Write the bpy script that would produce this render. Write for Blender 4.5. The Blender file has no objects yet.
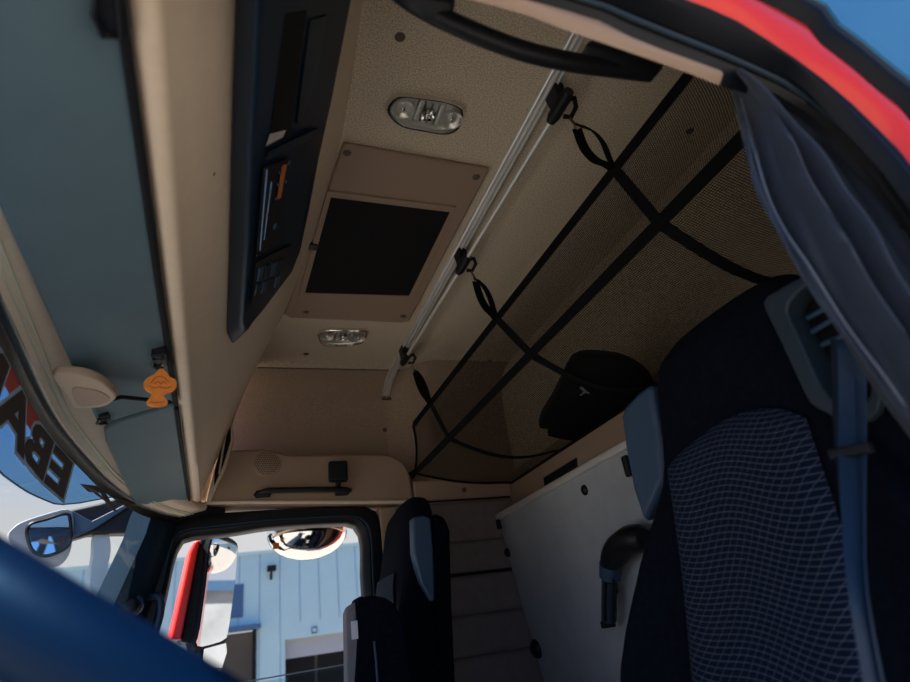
import bpy, bmesh, math, random
from mathutils import Vector, Matrix
random.seed(7)
V = Vector
scn = bpy.context.scene
COL = scn.collection
PI = math.pi

# ------------------------------------------------------------------ camera
FPX = 596.0
yaw, pit, rol = (math.radians(a) for a in (23.5, 26.47, 8.75))
def _cam():
    ca, sa, cb, sb, cc, sc = math.cos(yaw), math.sin(yaw), math.cos(pit), math.sin(pit), math.cos(rol), math.sin(rol)
    Y = Matrix(((ca, -sa, 0), (sa, ca, 0), (0, 0, 1)))
    P = Matrix(((1, 0, 0), (0, cb, sb), (0, -sb, cb)))
    S = Matrix(((1, 0, 0), (0, 0, 1), (0, 1, 0)))
    R = Matrix(((cc, -sc, 0), (sc, cc, 0), (0, 0, 1)))
    return R @ S @ P @ Y
CM = _cam()
CT = CM.transposed()
cam_d = bpy.data.cameras.new('camera')
cam = bpy.data.objects.new('camera', cam_d)
COL.objects.link(cam)
scn.camera = cam
cam_d.sensor_fit = 'HORIZONTAL'
cam_d.sensor_width = 36
cam_d.lens = FPX / 910 * 36
cam_d.clip_start = 0.02
cam_d.clip_end = 500
r_, u_, f_ = CM[0], CM[1], CM[2]
cam.matrix_world = Matrix(((r_[0], u_[0], -f_[0], 0), (r_[1], u_[1], -f_[1], 0), (r_[2], u_[2], -f_[2], 0), (0, 0, 0, 1)))
cam_d.dof.use_dof = True
cam_d.dof.focus_distance = 1.6
cam_d.dof.aperture_fstop = 3.5

def ray(px, py):
    return CT @ V((px - 455.0, 341.0 - py, FPX))
def ax(px, py, x=None, y=None, z=None):
    """point seen at a pixel, on the plane x=, y= or z="""
    r = ray(px, py)
    i, v = (0, x) if x is not None else (1, y) if y is not None else (2, z)
    return r * (v / r[i])
def up(px, py, p0, n):
    r = ray(px, py)
    return r * (V(p0).dot(V(n)) / r.dot(V(n)))
def pts(L, **k):
    return [ax(p[0], p[1], **k) for p in L]

# ------------------------------------------------------------------ materials
MATS = {}
def srgb(c):
    return tuple(((v / 255) / 12.92 if v / 255 <= .04045 else ((v / 255 + .055) / 1.055) ** 2.4) for v in c) + (1,)
def mat(name, col, rough=.5, metal=0, noise=0, nscale=200, bump=0, bscale=400, spec=.5, sheen=0, emis=None, coat=0):
    m = bpy.data.materials.new(name)
    m.use_nodes = True
    nt = m.node_tree
    b = nt.nodes['Principled BSDF']
    c = tuple(col) + (1,) if len(col) == 3 else tuple(col)
    b.inputs['Base Color'].default_value = c
    b.inputs['Roughness'].default_value = rough
    b.inputs['Metallic'].default_value = metal
    b.inputs['Specular IOR Level'].default_value = spec
    b.inputs['Sheen Weight'].default_value = sheen
    b.inputs['Coat Weight'].default_value = coat
    tc = nt.nodes.new('ShaderNodeTexCoord')
    if noise:
        n = nt.nodes.new('ShaderNodeTexNoise')
        n.inputs['Scale'].default_value = nscale
        n.inputs['Detail'].default_value = 4
        nt.links.new(tc.outputs['Object'], n.inputs['Vector'])
        r = nt.nodes.new('ShaderNodeValToRGB')
        r.color_ramp.elements[0].position = .3
        r.color_ramp.elements[1].position = .7
        r.color_ramp.elements[0].color = tuple(v * (1 - noise) for v in c[:3]) + (1,)
        r.color_ramp.elements[1].color = tuple(min(1, v * (1 + noise)) for v in c[:3]) + (1,)
        nt.links.new(n.outputs['Fac'], r.inputs['Fac'])
        nt.links.new(r.outputs['Color'], b.inputs['Base Color'])
    if bump:
        n = nt.nodes.new('ShaderNodeTexNoise')
        n.inputs['Scale'].default_value = bscale
        n.inputs['Detail'].default_value = 2
        nt.links.new(tc.outputs['Object'], n.inputs['Vector'])
        bp = nt.nodes.new('ShaderNodeBump')
        bp.inputs['Strength'].default_value = bump
        bp.inputs['Distance'].default_value = .002
        nt.links.new(n.outputs['Fac'], bp.inputs['Height'])
        nt.links.new(bp.outputs['Normal'], b.inputs['Normal'])
    if emis:
        b.inputs['Emission Color'].default_value = tuple(emis[:3]) + (1,)
        b.inputs['Emission Strength'].default_value = emis[3]
    MATS[name] = m
    return m

mat('headliner_brown_shade', (.34, .255, .185), .95, noise=.35, nscale=300, bump=.4, bscale=650, spec=.1)  # browner headliner past the side seam, with the shade there put into its colour
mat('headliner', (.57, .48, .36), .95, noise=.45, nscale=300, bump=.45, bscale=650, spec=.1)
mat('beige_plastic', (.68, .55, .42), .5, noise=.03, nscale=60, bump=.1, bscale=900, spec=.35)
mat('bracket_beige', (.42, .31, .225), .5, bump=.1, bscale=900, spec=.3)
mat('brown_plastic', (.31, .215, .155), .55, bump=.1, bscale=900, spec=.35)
mat('wall_panel', (.18, .155, .145), .8, noise=.08, nscale=30, bump=.2, bscale=500, spec=.2)
mat('bunk_cloth', (.35, .375, .40), .85, noise=.06, nscale=14, bump=.3, bscale=600, spec=.2)
mat('visor_grey', (.078, .128, .158), .6, noise=.05, nscale=10, bump=.15, bscale=700, spec=.35)
mat('black_plastic', (.007, .008, .011), .45, bump=.1, bscale=700, spec=.25)
mat('console_black', (.004, .016, .034), .45, bump=.12, bscale=600, spec=.25)
mat('matte_black', (.006, .006, .007), .8, spec=.2)
mat('rubber', (.004, .0055, .009), .45, spec=.16)
mat('frit', (.004, .004, .006), .25, spec=.5)
mat('velour', (.0045, .006, .011), .95, noise=.3, nscale=90, spec=.05)
mat('grey_vinyl', (.026, .060, .110), .5, bump=.15, bscale=500, spec=.4)
mat('grey_cloth', (.20, .19, .20), .9, noise=.25, nscale=500, spec=.1)
mat('guide_grey', (.016, .030, .043), .5, spec=.35)
mat('belt', (.009, .026, .052), .6, noise=.1, nscale=300, spec=.4)
mat('webbing', (.005, .005, .006), .85, noise=.2, nscale=300, spec=.08)
mat('curtain', (.022, .032, .052), .8, noise=.12, nscale=40, bump=.25, bscale=120, spec=.3, sheen=.1)
mat('thread', (.13, .15, .19), .9)
mat('aluminium', (.80, .79, .77), .42, .6)
mat('lamp_silver', (.95, .93, .90), .28, .5)
mat('chrome', (.85, .84, .82), .08, 1)
mat('brass', (.55, .42, .26), .3, 1)
mat('mirror_glass', (.82, .85, .88), .02, 1)
mat('red_paint', (.78, .03, .018), .25, spec=.4, coat=.2)
mat('blue_tint', (.06, .22, .42), .15, spec=.6)
mat('dark_blue', (.010, .024, .050), .55, bump=.1, bscale=400, spec=.35)
mat('pillar_blue', (.005, .018, .036), .85, spec=.08)
mat('wheel_leather', (.0006, .015, .043), .5, bump=.08, bscale=300, spec=.12)
mat('blind', (.009, .009, .010), .8, spec=.15)
mat('orange', (.80, .26, .05), .7, noise=.12, nscale=150, spec=.2)
mat('orange_ink', (.45, .09, .02), .8)
mat('white_mark', (.7, .7, .7), .7)
mat('wire', (.62, .64, .50), .4)
mat('amber', (.55, .16, .03), .4)
mat('blue_led', (.25, .45, .75), .4)
mat('red_led', (.6, .05, .08), .4)
mat('asphalt', (.36, .33, .29), .9, noise=.15, nscale=3)
mat('joint', (.17, .29, .38), .6)
mat('clad', (.33, .46, .48), .6, noise=.03, nscale=2)
mat('clad_dark', (.03, .08, .16), .5)
mat('shutter', (.075, .06, .055), .8, noise=.2, nscale=1)
mat('soffit', (.30, .30, .32), .8)
mat('grey_housing', (.42, .43, .45), .5)
mat('fin', (.30, .38, .44), .5)
mat('yard_wall', (.28, .29, .30), .8, noise=.2, nscale=1)
mat('leaf', (.06, .08, .05), .9)
mat('letter_dark', (.035, .02, .016), .6)
mat('letter_red', (.55, .07, .05), .6)
mat('letter_light', (.45, .62, .80), .6)
mat('screw', (.09, .065, .045), .6)

def glass_mat(name, tint, refl=.06, rough=.0):
    m = bpy.data.materials.new(name)
    m.use_nodes = True
    nt = m.node_tree
    nt.nodes.clear()
    o = nt.nodes.new('ShaderNodeOutputMaterial')
    t = nt.nodes.new('ShaderNodeBsdfTransparent')
    t.inputs['Color'].default_value = tuple(tint) + (1,)
    g = nt.nodes.new('ShaderNodeBsdfGlossy')
    g.inputs['Roughness'].default_value = rough
    lw = nt.nodes.new('ShaderNodeLayerWeight')
    lw.inputs['Blend'].default_value = .5
    pw = nt.nodes.new('ShaderNodeMath'); pw.operation = 'POWER'; pw.inputs[1].default_value = 5
    fr = nt.nodes.new('ShaderNodeMath'); fr.operation = 'MULTIPLY_ADD'; fr.inputs[1].default_value = .22; fr.inputs[2].default_value = .025
    nt.links.new(lw.outputs['Facing'], pw.inputs[0]); nt.links.new(pw.outputs[0], fr.inputs[0])
    mx = nt.nodes.new('ShaderNodeMixShader')
    nt.links.new(fr.outputs[0], mx.inputs[0])
    nt.links.new(t.outputs[0], mx.inputs[1])
    nt.links.new(g.outputs[0], mx.inputs[2])
    nt.links.new(mx.outputs[0], o.inputs['Surface'])
    MATS[name] = m
    return m
glass_mat('windscreen', (.93, .96, .97))
glass_mat('door_glass', (.62, .80, .86))
glass_mat('lens', (.92, .92, .90))
def film(name, col, alpha):
    m = mat(name, col, .5)
    m.node_tree.nodes['Principled BSDF'].inputs['Alpha'].default_value = alpha
    return m
glass_mat('sunstrip', (.16, .34, .56))
film('fin_film', (.38, .48, .54), .8)

# fine net: square holes laid out in the cloth's own metres (UV)
def net_mat():
    m = mat('net', (.006, .006, .006), .9, spec=.05)
    nt = m.node_tree
    b = nt.nodes['Principled BSDF']
    uv = nt.nodes.new('ShaderNodeUVMap')
    sep = nt.nodes.new('ShaderNodeSeparateXYZ')
    nt.links.new(uv.outputs[0], sep.inputs[0])
    outs = []
    for k in (0, 1):
        a = nt.nodes.new('ShaderNodeMath'); a.operation = 'MULTIPLY'; a.inputs[1].default_value = 1 / .0050
        f = nt.nodes.new('ShaderNodeMath'); f.operation = 'FRACT'
        c = nt.nodes.new('ShaderNodeMath'); c.operation = 'LESS_THAN'; c.inputs[1].default_value = .31
        nt.links.new(sep.outputs[k], a.inputs[0]); nt.links.new(a.outputs[0], f.inputs[0]); nt.links.new(f.outputs[0], c.inputs[0])
        outs.append(c)
    mx = nt.nodes.new('ShaderNodeMath'); mx.operation = 'MAXIMUM'
    nt.links.new(outs[0].outputs[0], mx.inputs[0]); nt.links.new(outs[1].outputs[0], mx.inputs[1])
    nt.links.new(mx.outputs[0], b.inputs['Alpha'])
net_mat()

# woven seat insert: two families of thin wavy threads on navy cloth (UV in metres)
def weave_mat():
    m = mat('seat_weave', (.010, .018, .035), .9, spec=.1)
    nt = m.node_tree
    b = nt.nodes['Principled BSDF']
    N = nt.nodes.new
    uv = N('ShaderNodeUVMap'); sep = N('ShaderNodeSeparateXYZ')
    nt.links.new(uv.outputs[0], sep.inputs[0])
    def math_(op, a, bb):
        n = N('ShaderNodeMath'); n.operation = op
        for i, v in enumerate((a, bb)):
            if v is None: continue
            if isinstance(v, (int, float)): n.inputs[i].default_value = v
            else: nt.links.new(v, n.inputs[i])
        return n.outputs[0]
    u, v = sep.outputs[0], sep.outputs[1]
    def fam(ku, kv, wamp, wk, wph, pitch, width):
        s = math_('SINE', math_('ADD', math_('MULTIPLY', u, wk), wph), None)
        s2 = math_('SINE', math_('ADD', math_('MULTIPLY', v, 23.0), wph), None)
        d = math_('ADD', math_('ADD', math_('MULTIPLY', u, ku), math_('MULTIPLY', v, kv)), math_('ADD', math_('MULTIPLY', s, wamp), math_('MULTIPLY', s2, wamp * .8)))
        f = math_('FRACT', math_('MULTIPLY', d, 1 / pitch), None)
        return math_('LESS_THAN', f, width)
    a = fam(.22, 1.0, .006, 30, 0.4, .0088, .085)
    c = fam(-.80, .60, .005, 26, 1.9, .0130, .055)
    mx = math_('MAXIMUM', a, math_('MULTIPLY', c, .7))
    mix = N('ShaderNodeMix'); mix.data_type = 'RGBA'
    mix.inputs[6].default_value = (.0045, .0095, .023, 1)
    mix.inputs[7].default_value = (.11, .13, .17, 1)
    nt.links.new(mx, mix.inputs[0])
    nt.links.new(mix.outputs[2], b.inputs['Base Color'])
weave_mat()

# ------------------------------------------------------------------ building helpers
def thing(name, label, cat, loc=(0, 0, 0), group=None):
    o = bpy.data.objects.new(name, None)
    o.empty_display_size = .05
    COL.objects.link(o)
    o.location = loc
    o['label'] = label
    o['category'] = cat
    if group: o['group'] = group
    return o
def tag(o, label, cat, group=None):
    o['label'] = label
    o['category'] = cat
    if group: o['group'] = group
    return o
def obj(name, bm, m, parent=None, smooth=True, bevel=0, seg=3, sub=0, normals=True, label=None, angle=40):
    if normals: bmesh.ops.recalc_face_normals(bm, faces=bm.faces)
    me = bpy.data.meshes.new(name)
    bm.to_mesh(me)
    bm.free()
    o = bpy.data.objects.new(name, me)
    COL.objects.link(o)
    me.materials.append(MATS[m] if isinstance(m, str) else m)
    if smooth:
        for p in me.polygons: p.use_smooth = True
    if bevel:
        b = o.modifiers.new('bevel', 'BEVEL')
        b.width = bevel; b.segments = seg; b.limit_method = 'ANGLE'; b.angle_limit = math.radians(angle)
        b.harden_normals = False
    if sub:
        s = o.modifiers.new('sub', 'SUBSURF'); s.levels = sub; s.render_levels = sub
    if smooth and not sub:
        w = o.modifiers.new('wn', 'WEIGHTED_NORMAL'); w.keep_sharp = True
        me.set_sharp_from_angle(angle=math.radians(angle)) if not bevel else None
    if parent is not None:
        o.parent = parent
        if parent.parent is None: o.matrix_parent_inverse = Matrix.Translation(-parent.location)
    if label: o['label'] = label
    return o
def struct(name, bm, m, parent=None, **k):
    o = obj(name, bm, m, parent, **k)
    if parent is None: o['kind'] = 'structure'
    return o
def BM(): return bmesh.new()
def grid(rows, uv=None, closed=False, bm=None):
    bm = bm or BM()
    vs = [[bm.verts.new(p) for p in r] for r in rows]
    L = bm.loops.layers.uv.new('UVMap') if uv else None
    n = len(rows[0])
    for i in range(len(rows) - 1):
        for j in range(n if closed else n - 1):
            k = (j + 1) % n
            f = bm.faces.new((vs[i][j], vs[i][k], vs[i + 1][k], vs[i + 1][j]))
            if L:
                for lp, c in zip(f.loops, ((i, j), (i, j + 1), (i + 1, j + 1), (i + 1, j))):
                    lp[L].uv = uv(*c)
    return bm, vs
def loft(loops, bm=None, cap=True):
    bm, vs = grid(loops, closed=True, bm=bm)
    if cap:
        if cap != 'end': bm.faces.new(vs[0])
        bm.faces.new(vs[-1])
    return bm
def prism(poly, vec, bm=None):
    vec = V(vec)
    return loft([[V(p) for p in poly], [V(p) + vec for p in poly]], bm)
def smooth_loop(P, k=4, closed=True):
    P = [V(p) for p in P]; n = len(P); out = []
    rng = range(n) if closed else range(n - 1)
    for i in rng:
        if closed: a, b, c, d = P[i - 1], P[i], P[(i + 1) % n], P[(i + 2) % n]
        else: a, b, c, d = P[max(0, i - 1)], P[i], P[i + 1], P[min(n - 1, i + 2)]
        for j in range(k):
            t = j / k
            out.append(.5 * ((2 * b) + (c - a) * t + (2 * a - 5 * b + 4 * c - d) * t * t + (3 * b - a - 3 * c + d) * t ** 3))
    if not closed: out.append(P[-1])
    return out
def box(a, b, bm=None):
    a, b = V(a), V(b)
    return prism([(a.x, a.y, a.z), (b.x, a.y, a.z), (b.x, b.y, a.z), (a.x, b.y, a.z)], (0, 0, b.z - a.z), bm)
def obox(c, X, Y, Z, bm=None):
    """box about c with half-axis vectors"""
    c, X, Y, Z = V(c), V(X), V(Y), V(Z)
    return prism([c - X - Y - Z, c + X - Y - Z, c + X + Y - Z, c - X + Y - Z], 2 * Z, bm)
def frame(d):
    d = V(d).normalized()
    a = V((0, 0, 1)) if abs(d.z) < .9 else V((1, 0, 0))
    x = d.cross(a).normalized()
    return x, d.cross(x).normalized()
def tube(P, r, seg=10, bm=None, closed=False, flat=1, upv=None):
    """round (or flattened) tube along P; r a number or one per point"""
    P = [V(p) for p in P]; n = len(P); loops = []
    px = None
    for i, p in enumerate(P):
        if closed: d = P[(i + 1) % n] - P[i - 1]
        else: d = P[min(n - 1, i + 1)] - P[max(0, i - 1)]
        d.normalize()
        if upv is not None:
            y = V(upv); x = d.cross(y).normalized(); y = x.cross(d).normalized()
        elif px is None: x, y = frame(d)
        else:
            x = (px - d * px.dot(d)).normalized(); y = d.cross(x)
        px = x
        rr = r[i] if isinstance(r, (list, tuple)) else r
        loops.append([p + (x * math.cos(t) + y * math.sin(t) * flat) * rr for t in (2 * PI * k / seg for k in range(seg))])
    if closed:
        loops.append(loops[0]); bm2 = bm or BM()
        vs = [[bm2.verts.new(q) for q in L] for L in loops[:-1]]; vs.append(vs[0])
        for i in range(n):
            for j in range(seg):
                k = (j + 1) % seg
                bm2.faces.new((vs[i][j], vs[i][k], vs[i + 1][k], vs[i + 1][j]))
        return bm2
    return loft(loops, bm)
def strap(P, w, t, side, bm=None):
    """flat webbing along P; side = width direction (one, or one per point)"""
    P = [V(p) for p in P]; n = len(P); loops = []
    for i, p in enumerate(P):
        d = (P[min(n - 1, i + 1)] - P[max(0, i - 1)]).normalized()
        s = V(side[i] if isinstance(side, list) else side); s = (s - d * s.dot(d)).normalized()
        m = d.cross(s)
        ww = w[i] if isinstance(w, (list, tuple)) else w
        loops.append([p - s * ww / 2 - m * t / 2, p + s * ww / 2 - m * t / 2, p + s * ww / 2 + m * t / 2, p - s * ww / 2 + m * t / 2])
    return loft(loops, bm)
def disc(c, n, r, h, bm=None, seg=20):
    """cylinder from c along n, height h"""
    x, y = frame(n); c = V(c); n = V(n).normalized()
    L = [[c + n * hh + (x * math.cos(t) + y * math.sin(t)) * rr for t in (2 * PI * k / seg for k in range(seg))] for hh, rr in ((0, r), (h, r))]
    return loft(L, bm)
def dome(c, n, r, h, bm=None, seg=18, rings=5):
    x, y = frame(n); c = V(c); n = V(n).normalized(); L = []
    for i in range(rings):
        a = i / rings * PI / 2
        L.append([c + n * h * math.sin(a) + (x * math.cos(t) + y * math.sin(t)) * r * math.cos(a) for t in (2 * PI * k / seg for k in range(seg))])
    return loft(L, bm)
def lerp(a, b, t): return a + (b - a) * t
def interp(T, x):
    if x <= T[0][0]: return T[0][1]
    for (a, b), (c, d) in zip(T, T[1:]):
        if x <= c: 
            t = (x - a) / (c - a)
            return b + (d - b) * t
    return T[-1][1]
def csp(T, x):
    """smooth interpolation of a table"""
    n = len(T)
    if x <= T[0][0]: return T[0][1]
    for i in range(n - 1):
        if x <= T[i + 1][0]:
            a, b, c, d = T[max(0, i - 1)][1], T[i][1], T[i + 1][1], T[min(n - 1, i + 2)][1]
            t = (x - T[i][0]) / (T[i + 1][0] - T[i][0])
            return .5 * (2 * b + (c - a) * t + (2 * a - 5 * b + 4 * c - d) * t * t + (3 * b - a - 3 * c + d) * t ** 3)
    return T[-1][1]
def frange(a, b, n): return [a + (b - a) * i / (n - 1) for i in range(n)]
def text_faces(body, size=1.0, off=.03):
    c = bpy.data.curves.new('lettering', 'FONT'); c.body = body; c.size = size; c.resolution_u = 3; c.offset = off
    o = bpy.data.objects.new('lettering', c); COL.objects.link(o)
    bpy.context.view_layer.update()
    me = o.evaluated_get(bpy.context.evaluated_depsgraph_get()).to_mesh()
    vs = [v.co.copy() for v in me.vertices]; fs = [tuple(p.vertices) for p in me.polygons]
    o.evaluated_get(bpy.context.evaluated_depsgraph_get()).to_mesh_clear()
    bpy.data.objects.remove(o); bpy.data.curves.remove(c)
    return vs, fs

# ------------------------------------------------------------------ cab shell: heights from the camera (z = 0)
HC = 1.10            # headliner
GZ = -2.45           # yard
FZ = -1.0            # cab floor
J = [(.1, .18), (.69, .217), (1.05, .236), (1.45, .225), (1.87, .183), (2.31, .11), (2.52, .06)]
RX, RZ = -.074, .55  # ridge of the overhead front
def kf(y): return (csp(J, y) - RX) / (HC - RZ)
def face(y, z, d=0):
    k = kf(y); n = V((1, 0, -k)).normalized()
    return V((RX + (z - RZ) * k, y, z)) + n * d
def upface(px, py, d=0):
    y = 1.0
    for _ in range(25):
        k = kf(y); n = V((1, 0, -k)).normalized()
        p = up(px, py, V((RX, 0, RZ)) + n * d, n)
        y = max(.15, min(2.5, p.y))
    return p

# ceiling: runs from the overhead front to the rear wall, curving down at both sides
prof = [(.225, .82), (.228, .95), (.25, 1.05), (.32, 1.095), (.42, 1.10), (.7, 1.10), (1.0, 1.10), (1.3, 1.10), (1.6, 1.10), (1.9, 1.10), (2.2, 1.10), (2.31, 1.097), (2.40, 1.082), (2.47, 1.045), (2.51, .98), (2.52, .9), (2.52, .70)]
prof.append((2.52, .52))
def pinch(x, y):
    if y < 2.0: return y
    k = max(0, min(1, (x - .70) / .14)); k = k * k * (3 - 2 * k)
    return 2.0 + (y - 2.0) * lerp(1, .64, k)
rows = []
for (y, z) in prof:
    x0 = csp(J, y) - .02 - (.16 if z < 1.0 and y > 2 else 0)
    xs_ = [lerp(x0, .68, t) for t in frange(0, 1, 6)] + [.72, .75, .78, .81, .85, .95, 1.05, 1.15, 1.19, 1.205]
    rows.append([V((x, pinch(x, y), z)) for x in xs_] + [V((1.207, pinch(1.2, y), min(z, 1.085)))])
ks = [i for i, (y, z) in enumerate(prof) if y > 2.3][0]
struct('wall_side', grid(rows[ks:])[0], 'headliner_brown_shade', normals=False, angle=60)
bm, _ = grid(rows[:ks + 1])
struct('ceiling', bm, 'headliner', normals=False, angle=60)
# dark joint lines of the headliner sections are narrow raised pipings
def line_tube(name, P, r=.0022, m='brown_plastic'):
    return struct(name, tube(P, r, 6), m)
line_tube('trim_1', [V((x, 2.31, 1.0955)) for x in frange(.12, .72, 8)], .003, 'screw')
line_tube('trim_2', [V((.72, y, 1.099)) for y in frange(.34, .62, 4)] + [V((.8, .6, 1.099)), V((1.15, .62, 1.099))], .0025, 'screw')

# rear wall with its ledge
bm, _ = grid([[V((1.205, y, z)) for y in frange(.23, 2.34, 12)] for z in (1.09, 1.0, .8, .62)])
struct('wall_rear', bm, 'headliner', normals=False)
bm = BM()
sec = [(1.21, .64), (1.165, .575), (1.155, .56), (1.15, .50), (1.145, .465), (1.10, .455), (1.10, .43), (1.21, .43)]
bm = loft([[V((x, y, z)) for x, z in sec] for y in (.3, 2.5)])
struct('trim_3', bm, 'brown_plastic', bevel=.006)
bm = grid([[V((1.21, y, z)) for y in (.2, 2.5)] for z in (.44, -1.0)])[0]
struct('wall_back', bm, 'wall_panel', normals=False)
t = thing('air_vent', 'dark narrow slot vent in the beige ledge above the folded bunk', 'vent', ax(560, 472, x=1.148))
a, b = ax(545, 479, x=1.150), ax(577, 465, x=1.150)
c0 = (a + b) / 2
obj('vent_frame', obox(c0, (.004, 0, 0), (0, abs(a.y - b.y) / 2 + .008, 0), (.0013, 0, .017)), 'black_plastic', t, bevel=.003)
obj('slot', obox(c0 + V((-.005, 0, 0)), (.002, 0, 0), (0, abs(a.y - b.y) / 2, 0), (.0007, 0, .010)), 'matte_black', t)

# passenger side: upper door trim, wall behind the door, pillar, ribbed rear side
top = [(-.12, .745), (.10, .75), (.16, .748), (.24, .725), (.30, .722), (.60, .715), (.66, .70), (.70, .665), (.715, .62), (.72, .52)]
poly = smooth_loop([V((x, 2.30, z)) for x, z in top], 3, closed=False) + [V((.72, 2.30, .505)), V((-.12, 2.30, .545))]
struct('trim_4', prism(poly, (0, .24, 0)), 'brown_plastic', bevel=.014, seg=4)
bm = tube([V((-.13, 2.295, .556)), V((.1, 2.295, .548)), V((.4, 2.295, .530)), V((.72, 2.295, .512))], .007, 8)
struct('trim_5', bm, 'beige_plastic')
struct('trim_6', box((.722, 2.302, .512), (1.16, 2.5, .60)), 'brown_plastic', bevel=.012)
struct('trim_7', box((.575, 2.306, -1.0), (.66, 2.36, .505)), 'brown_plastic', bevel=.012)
seams = [ax(452, 501, y=2.3).z] + [ax(475, v, y=2.3).z for v in (539.5, 573, 614, 656)]
seams = [seams[0]] + seams[1:] + [seams[-1] - .13 * k for k in range(1, 7)]
rows = []
for a, b in zip(seams, seams[1:]):
    for t_, dy in ((0, .016), (.05, .006), (.14, .001), (.5, 0), (.86, .001), (.95, .006)):
        rows.append([V((x, 2.302 + dy, lerp(a, b, t_))) for x in frange(.64, 1.2, 6)])
struct('wall_right', grid(rows)[0], 'wall_panel', normals=False, angle=80)
line_tube('trim_8', [V((x, 2.301, seams[0] + .002)) for x in frange(.7, 1.14, 3)], .004, 'black_plastic')
line_tube('trim_9', [V((x, 2.303, seams[2])) for x in frange(.64, 1.14, 3)], .006, 'matte_black')

# floor, dash, driver side lower parts, outer body
struct('floor', box((-.5, .22, FZ - .05), (1.25, 2.4, FZ)), 'wall_panel')
sec = [(-.50, -.40), (-.30, -.34), (-.12, -.36), (-.05, -.44), (-.06, -.62), (-.20, -1.0), (-.50, -1.0)]
struct('trim_10', loft([[V((x, y, z)) for x, z in sec] for y in (.24, 2.36)]), 'console_black', bevel=.02)

# overhead front: sloped beige panel from the ridge to the headliner
ys = frange(.17, 2.5, 34)
rows = []
for y in ys:
    r = [V((-.100, y, .575)), V((-.098, y, .558)), V((-.092, y, .549)), V((-.083, y, .5455)), V((-.074, y, .547)), V((-.066, y, .553)), face(y, .568), face(y, .60), face(y, .7), face(y, .85), face(y, 1.0), face(y, 1.085), face(y, 1.12)]
    if y > 2.3:
        pass
    rows.append(r)
ysel = [i for i, y in enumerate(ys) if y < 2.33]
bm, vs = grid([rows[i] for i in ysel])
bm.faces.new(vs[-1])
struct('wall_front', bm, 'beige_plastic', normals=True, angle=50)

# windscreen top edge, in plan
W = [(.10, -.27), (.28, -.28), (.56, -.285), (.93, -.302), (1.32, -.316), (1.712, -.291), (1.9, -.262), (2.079, -.219), (2.2, -.165), (2.30, -.10)]
def wx(y): return csp(W, y)
ysw = frange(.12, 2.29, 48)
rows, rows2 = [], []
for y in ysw:
    w = wx(y)
    e = max(0, min(1, (2.29 - y) / .22))
    m = min(-.101, -.241 * e - .101 * (1 - e))
    m = max(m, w + .055)
    rows.append([V((-.098, y, .580)), V((min(-.1, m + .05), y, .575)), V((m + .006, y, .545)), V((m, y, .528)), V((w + .040, y, .521)), V((w + .022, y, .512)), V((w + .007, y, .5035))])
    rows2.append([V((w + .0075, y, .5035)), V((w + .004, y, .500)), V((w - .006, y, .499))])
struct('trim_27', grid(rows2)[0], 'frit', normals=False)
struct('trim_11', grid(rows)[0], 'beige_plastic', normals=False, angle=60)
for i, off in enumerate((.026, .018)):
    struct('trim_%d' % (12 + i), tube([V((wx(y) + off, y, .5125 - i * .003)) for y in ysw], .0022, 6), 'wire')
# a small pale clip on the trim wires
q = ax(44, 389, z=.512)
tag(obj('trim_clip', obox(q, (.009, .002, 0), (-.002, .008, 0), (0, 0, .004)), 'wire', bevel=.002), 'small pale clip on the thin trim wires above the windscreen', 'clip')

def wsp(y, z):
    """point on the windscreen"""
    t = .5 - z
    return V((wx(y) - .10 * t - .01, y, z))
zs = frange(.503, -.42, 14)
bm, _ = grid([[wsp(y, z) for y in ysw if .2 < y < 2.13] for z in zs])
struct('window_1', bm, 'windscreen', normals=False)
fr = []
for y in [v for v in ysw if .2 < v < 2.26]:
    fr.append([wsp(y, .506) + V((.004, 0, 0)), wsp(y, .485) + V((.004, 0, 0)), wsp(y, .476) + V((.004, 0, 0))])
struct('trim_14', grid(fr)[0], 'frit', normals=False)

# ------------------------------------------------------------------ sunstrip with lettering (read from outside)
def ups(px, py):
    p = ax(px, py, x=-.3)
    for _ in range(40):
        p = ax(px, py, x=wsp(p.y, max(-.4, min(.5, p.z))).x + .004)
        p.y = max(.2, min(2.25, p.y)) if False else p.y
    return p
bot = [(-60, 428), (0, 472), (30, 493), (58, 505), (80, 503), (103, 497), (122, 492)]
B = sorted([(ups(*p).y, ups(*p).z) for p in bot[1:]])
y0 = B[0][0]
def strip_low(y):
    if y < y0: return B[0][1] + (y0 - y) * .02
    return interp(B, y)
ym = B[-1][0]
t = thing('sunstrip', 'blue translucent lettered sunstrip along the top of the windscreen', 'sticker', wsp(1.3, .44))
rows = []
for y in frange(.30, ym, 40):
    lo = strip_low(y); hi = .480
    rows.append([wsp(y, lerp(hi, min(lo, hi - .002), s)) + V((.002, 0, 0)) for s in frange(0, 1, 5)])
obj('film', grid(rows)[0], 'sunstrip', t, normals=False)
obj('edge_line', tube([wsp(y, strip_low(y)) + V((.003, 0, 0)) for y in frange(.30, ym, 40)], .0015, 5), 'matte_black', t)
def letters(body, m, ya, yb, za, zb, off, name='lettering', slant=0, fat=.04):
    """lettering stretched over y from ya down to yb and z from za up to zb on the glass"""
    vs, fs = text_faces(body, 1.0, fat)
    x0, x1 = min(v.x for v in vs), max(v.x for v in vs); z0, z1 = min(v.y for v in vs), max(v.y for v in vs)
    bm = BM()
    P = []
    for v in vs:
        u = (v.x - x0) / (x1 - x0); w = (v.y - z0) / (z1 - z0)
        P.append((ya + (yb - ya) * u + slant * w, lerp(za, zb, w)))
    V_ = [bm.verts.new(wsp(y, z) + V((off, 0, 0))) for y, z in P]
    for f in fs:
        try: bm.faces.new([V_[i] for i in f])
        except ValueError: pass
    return obj(name, bm, m, t, normals=False, smooth=False)
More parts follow.
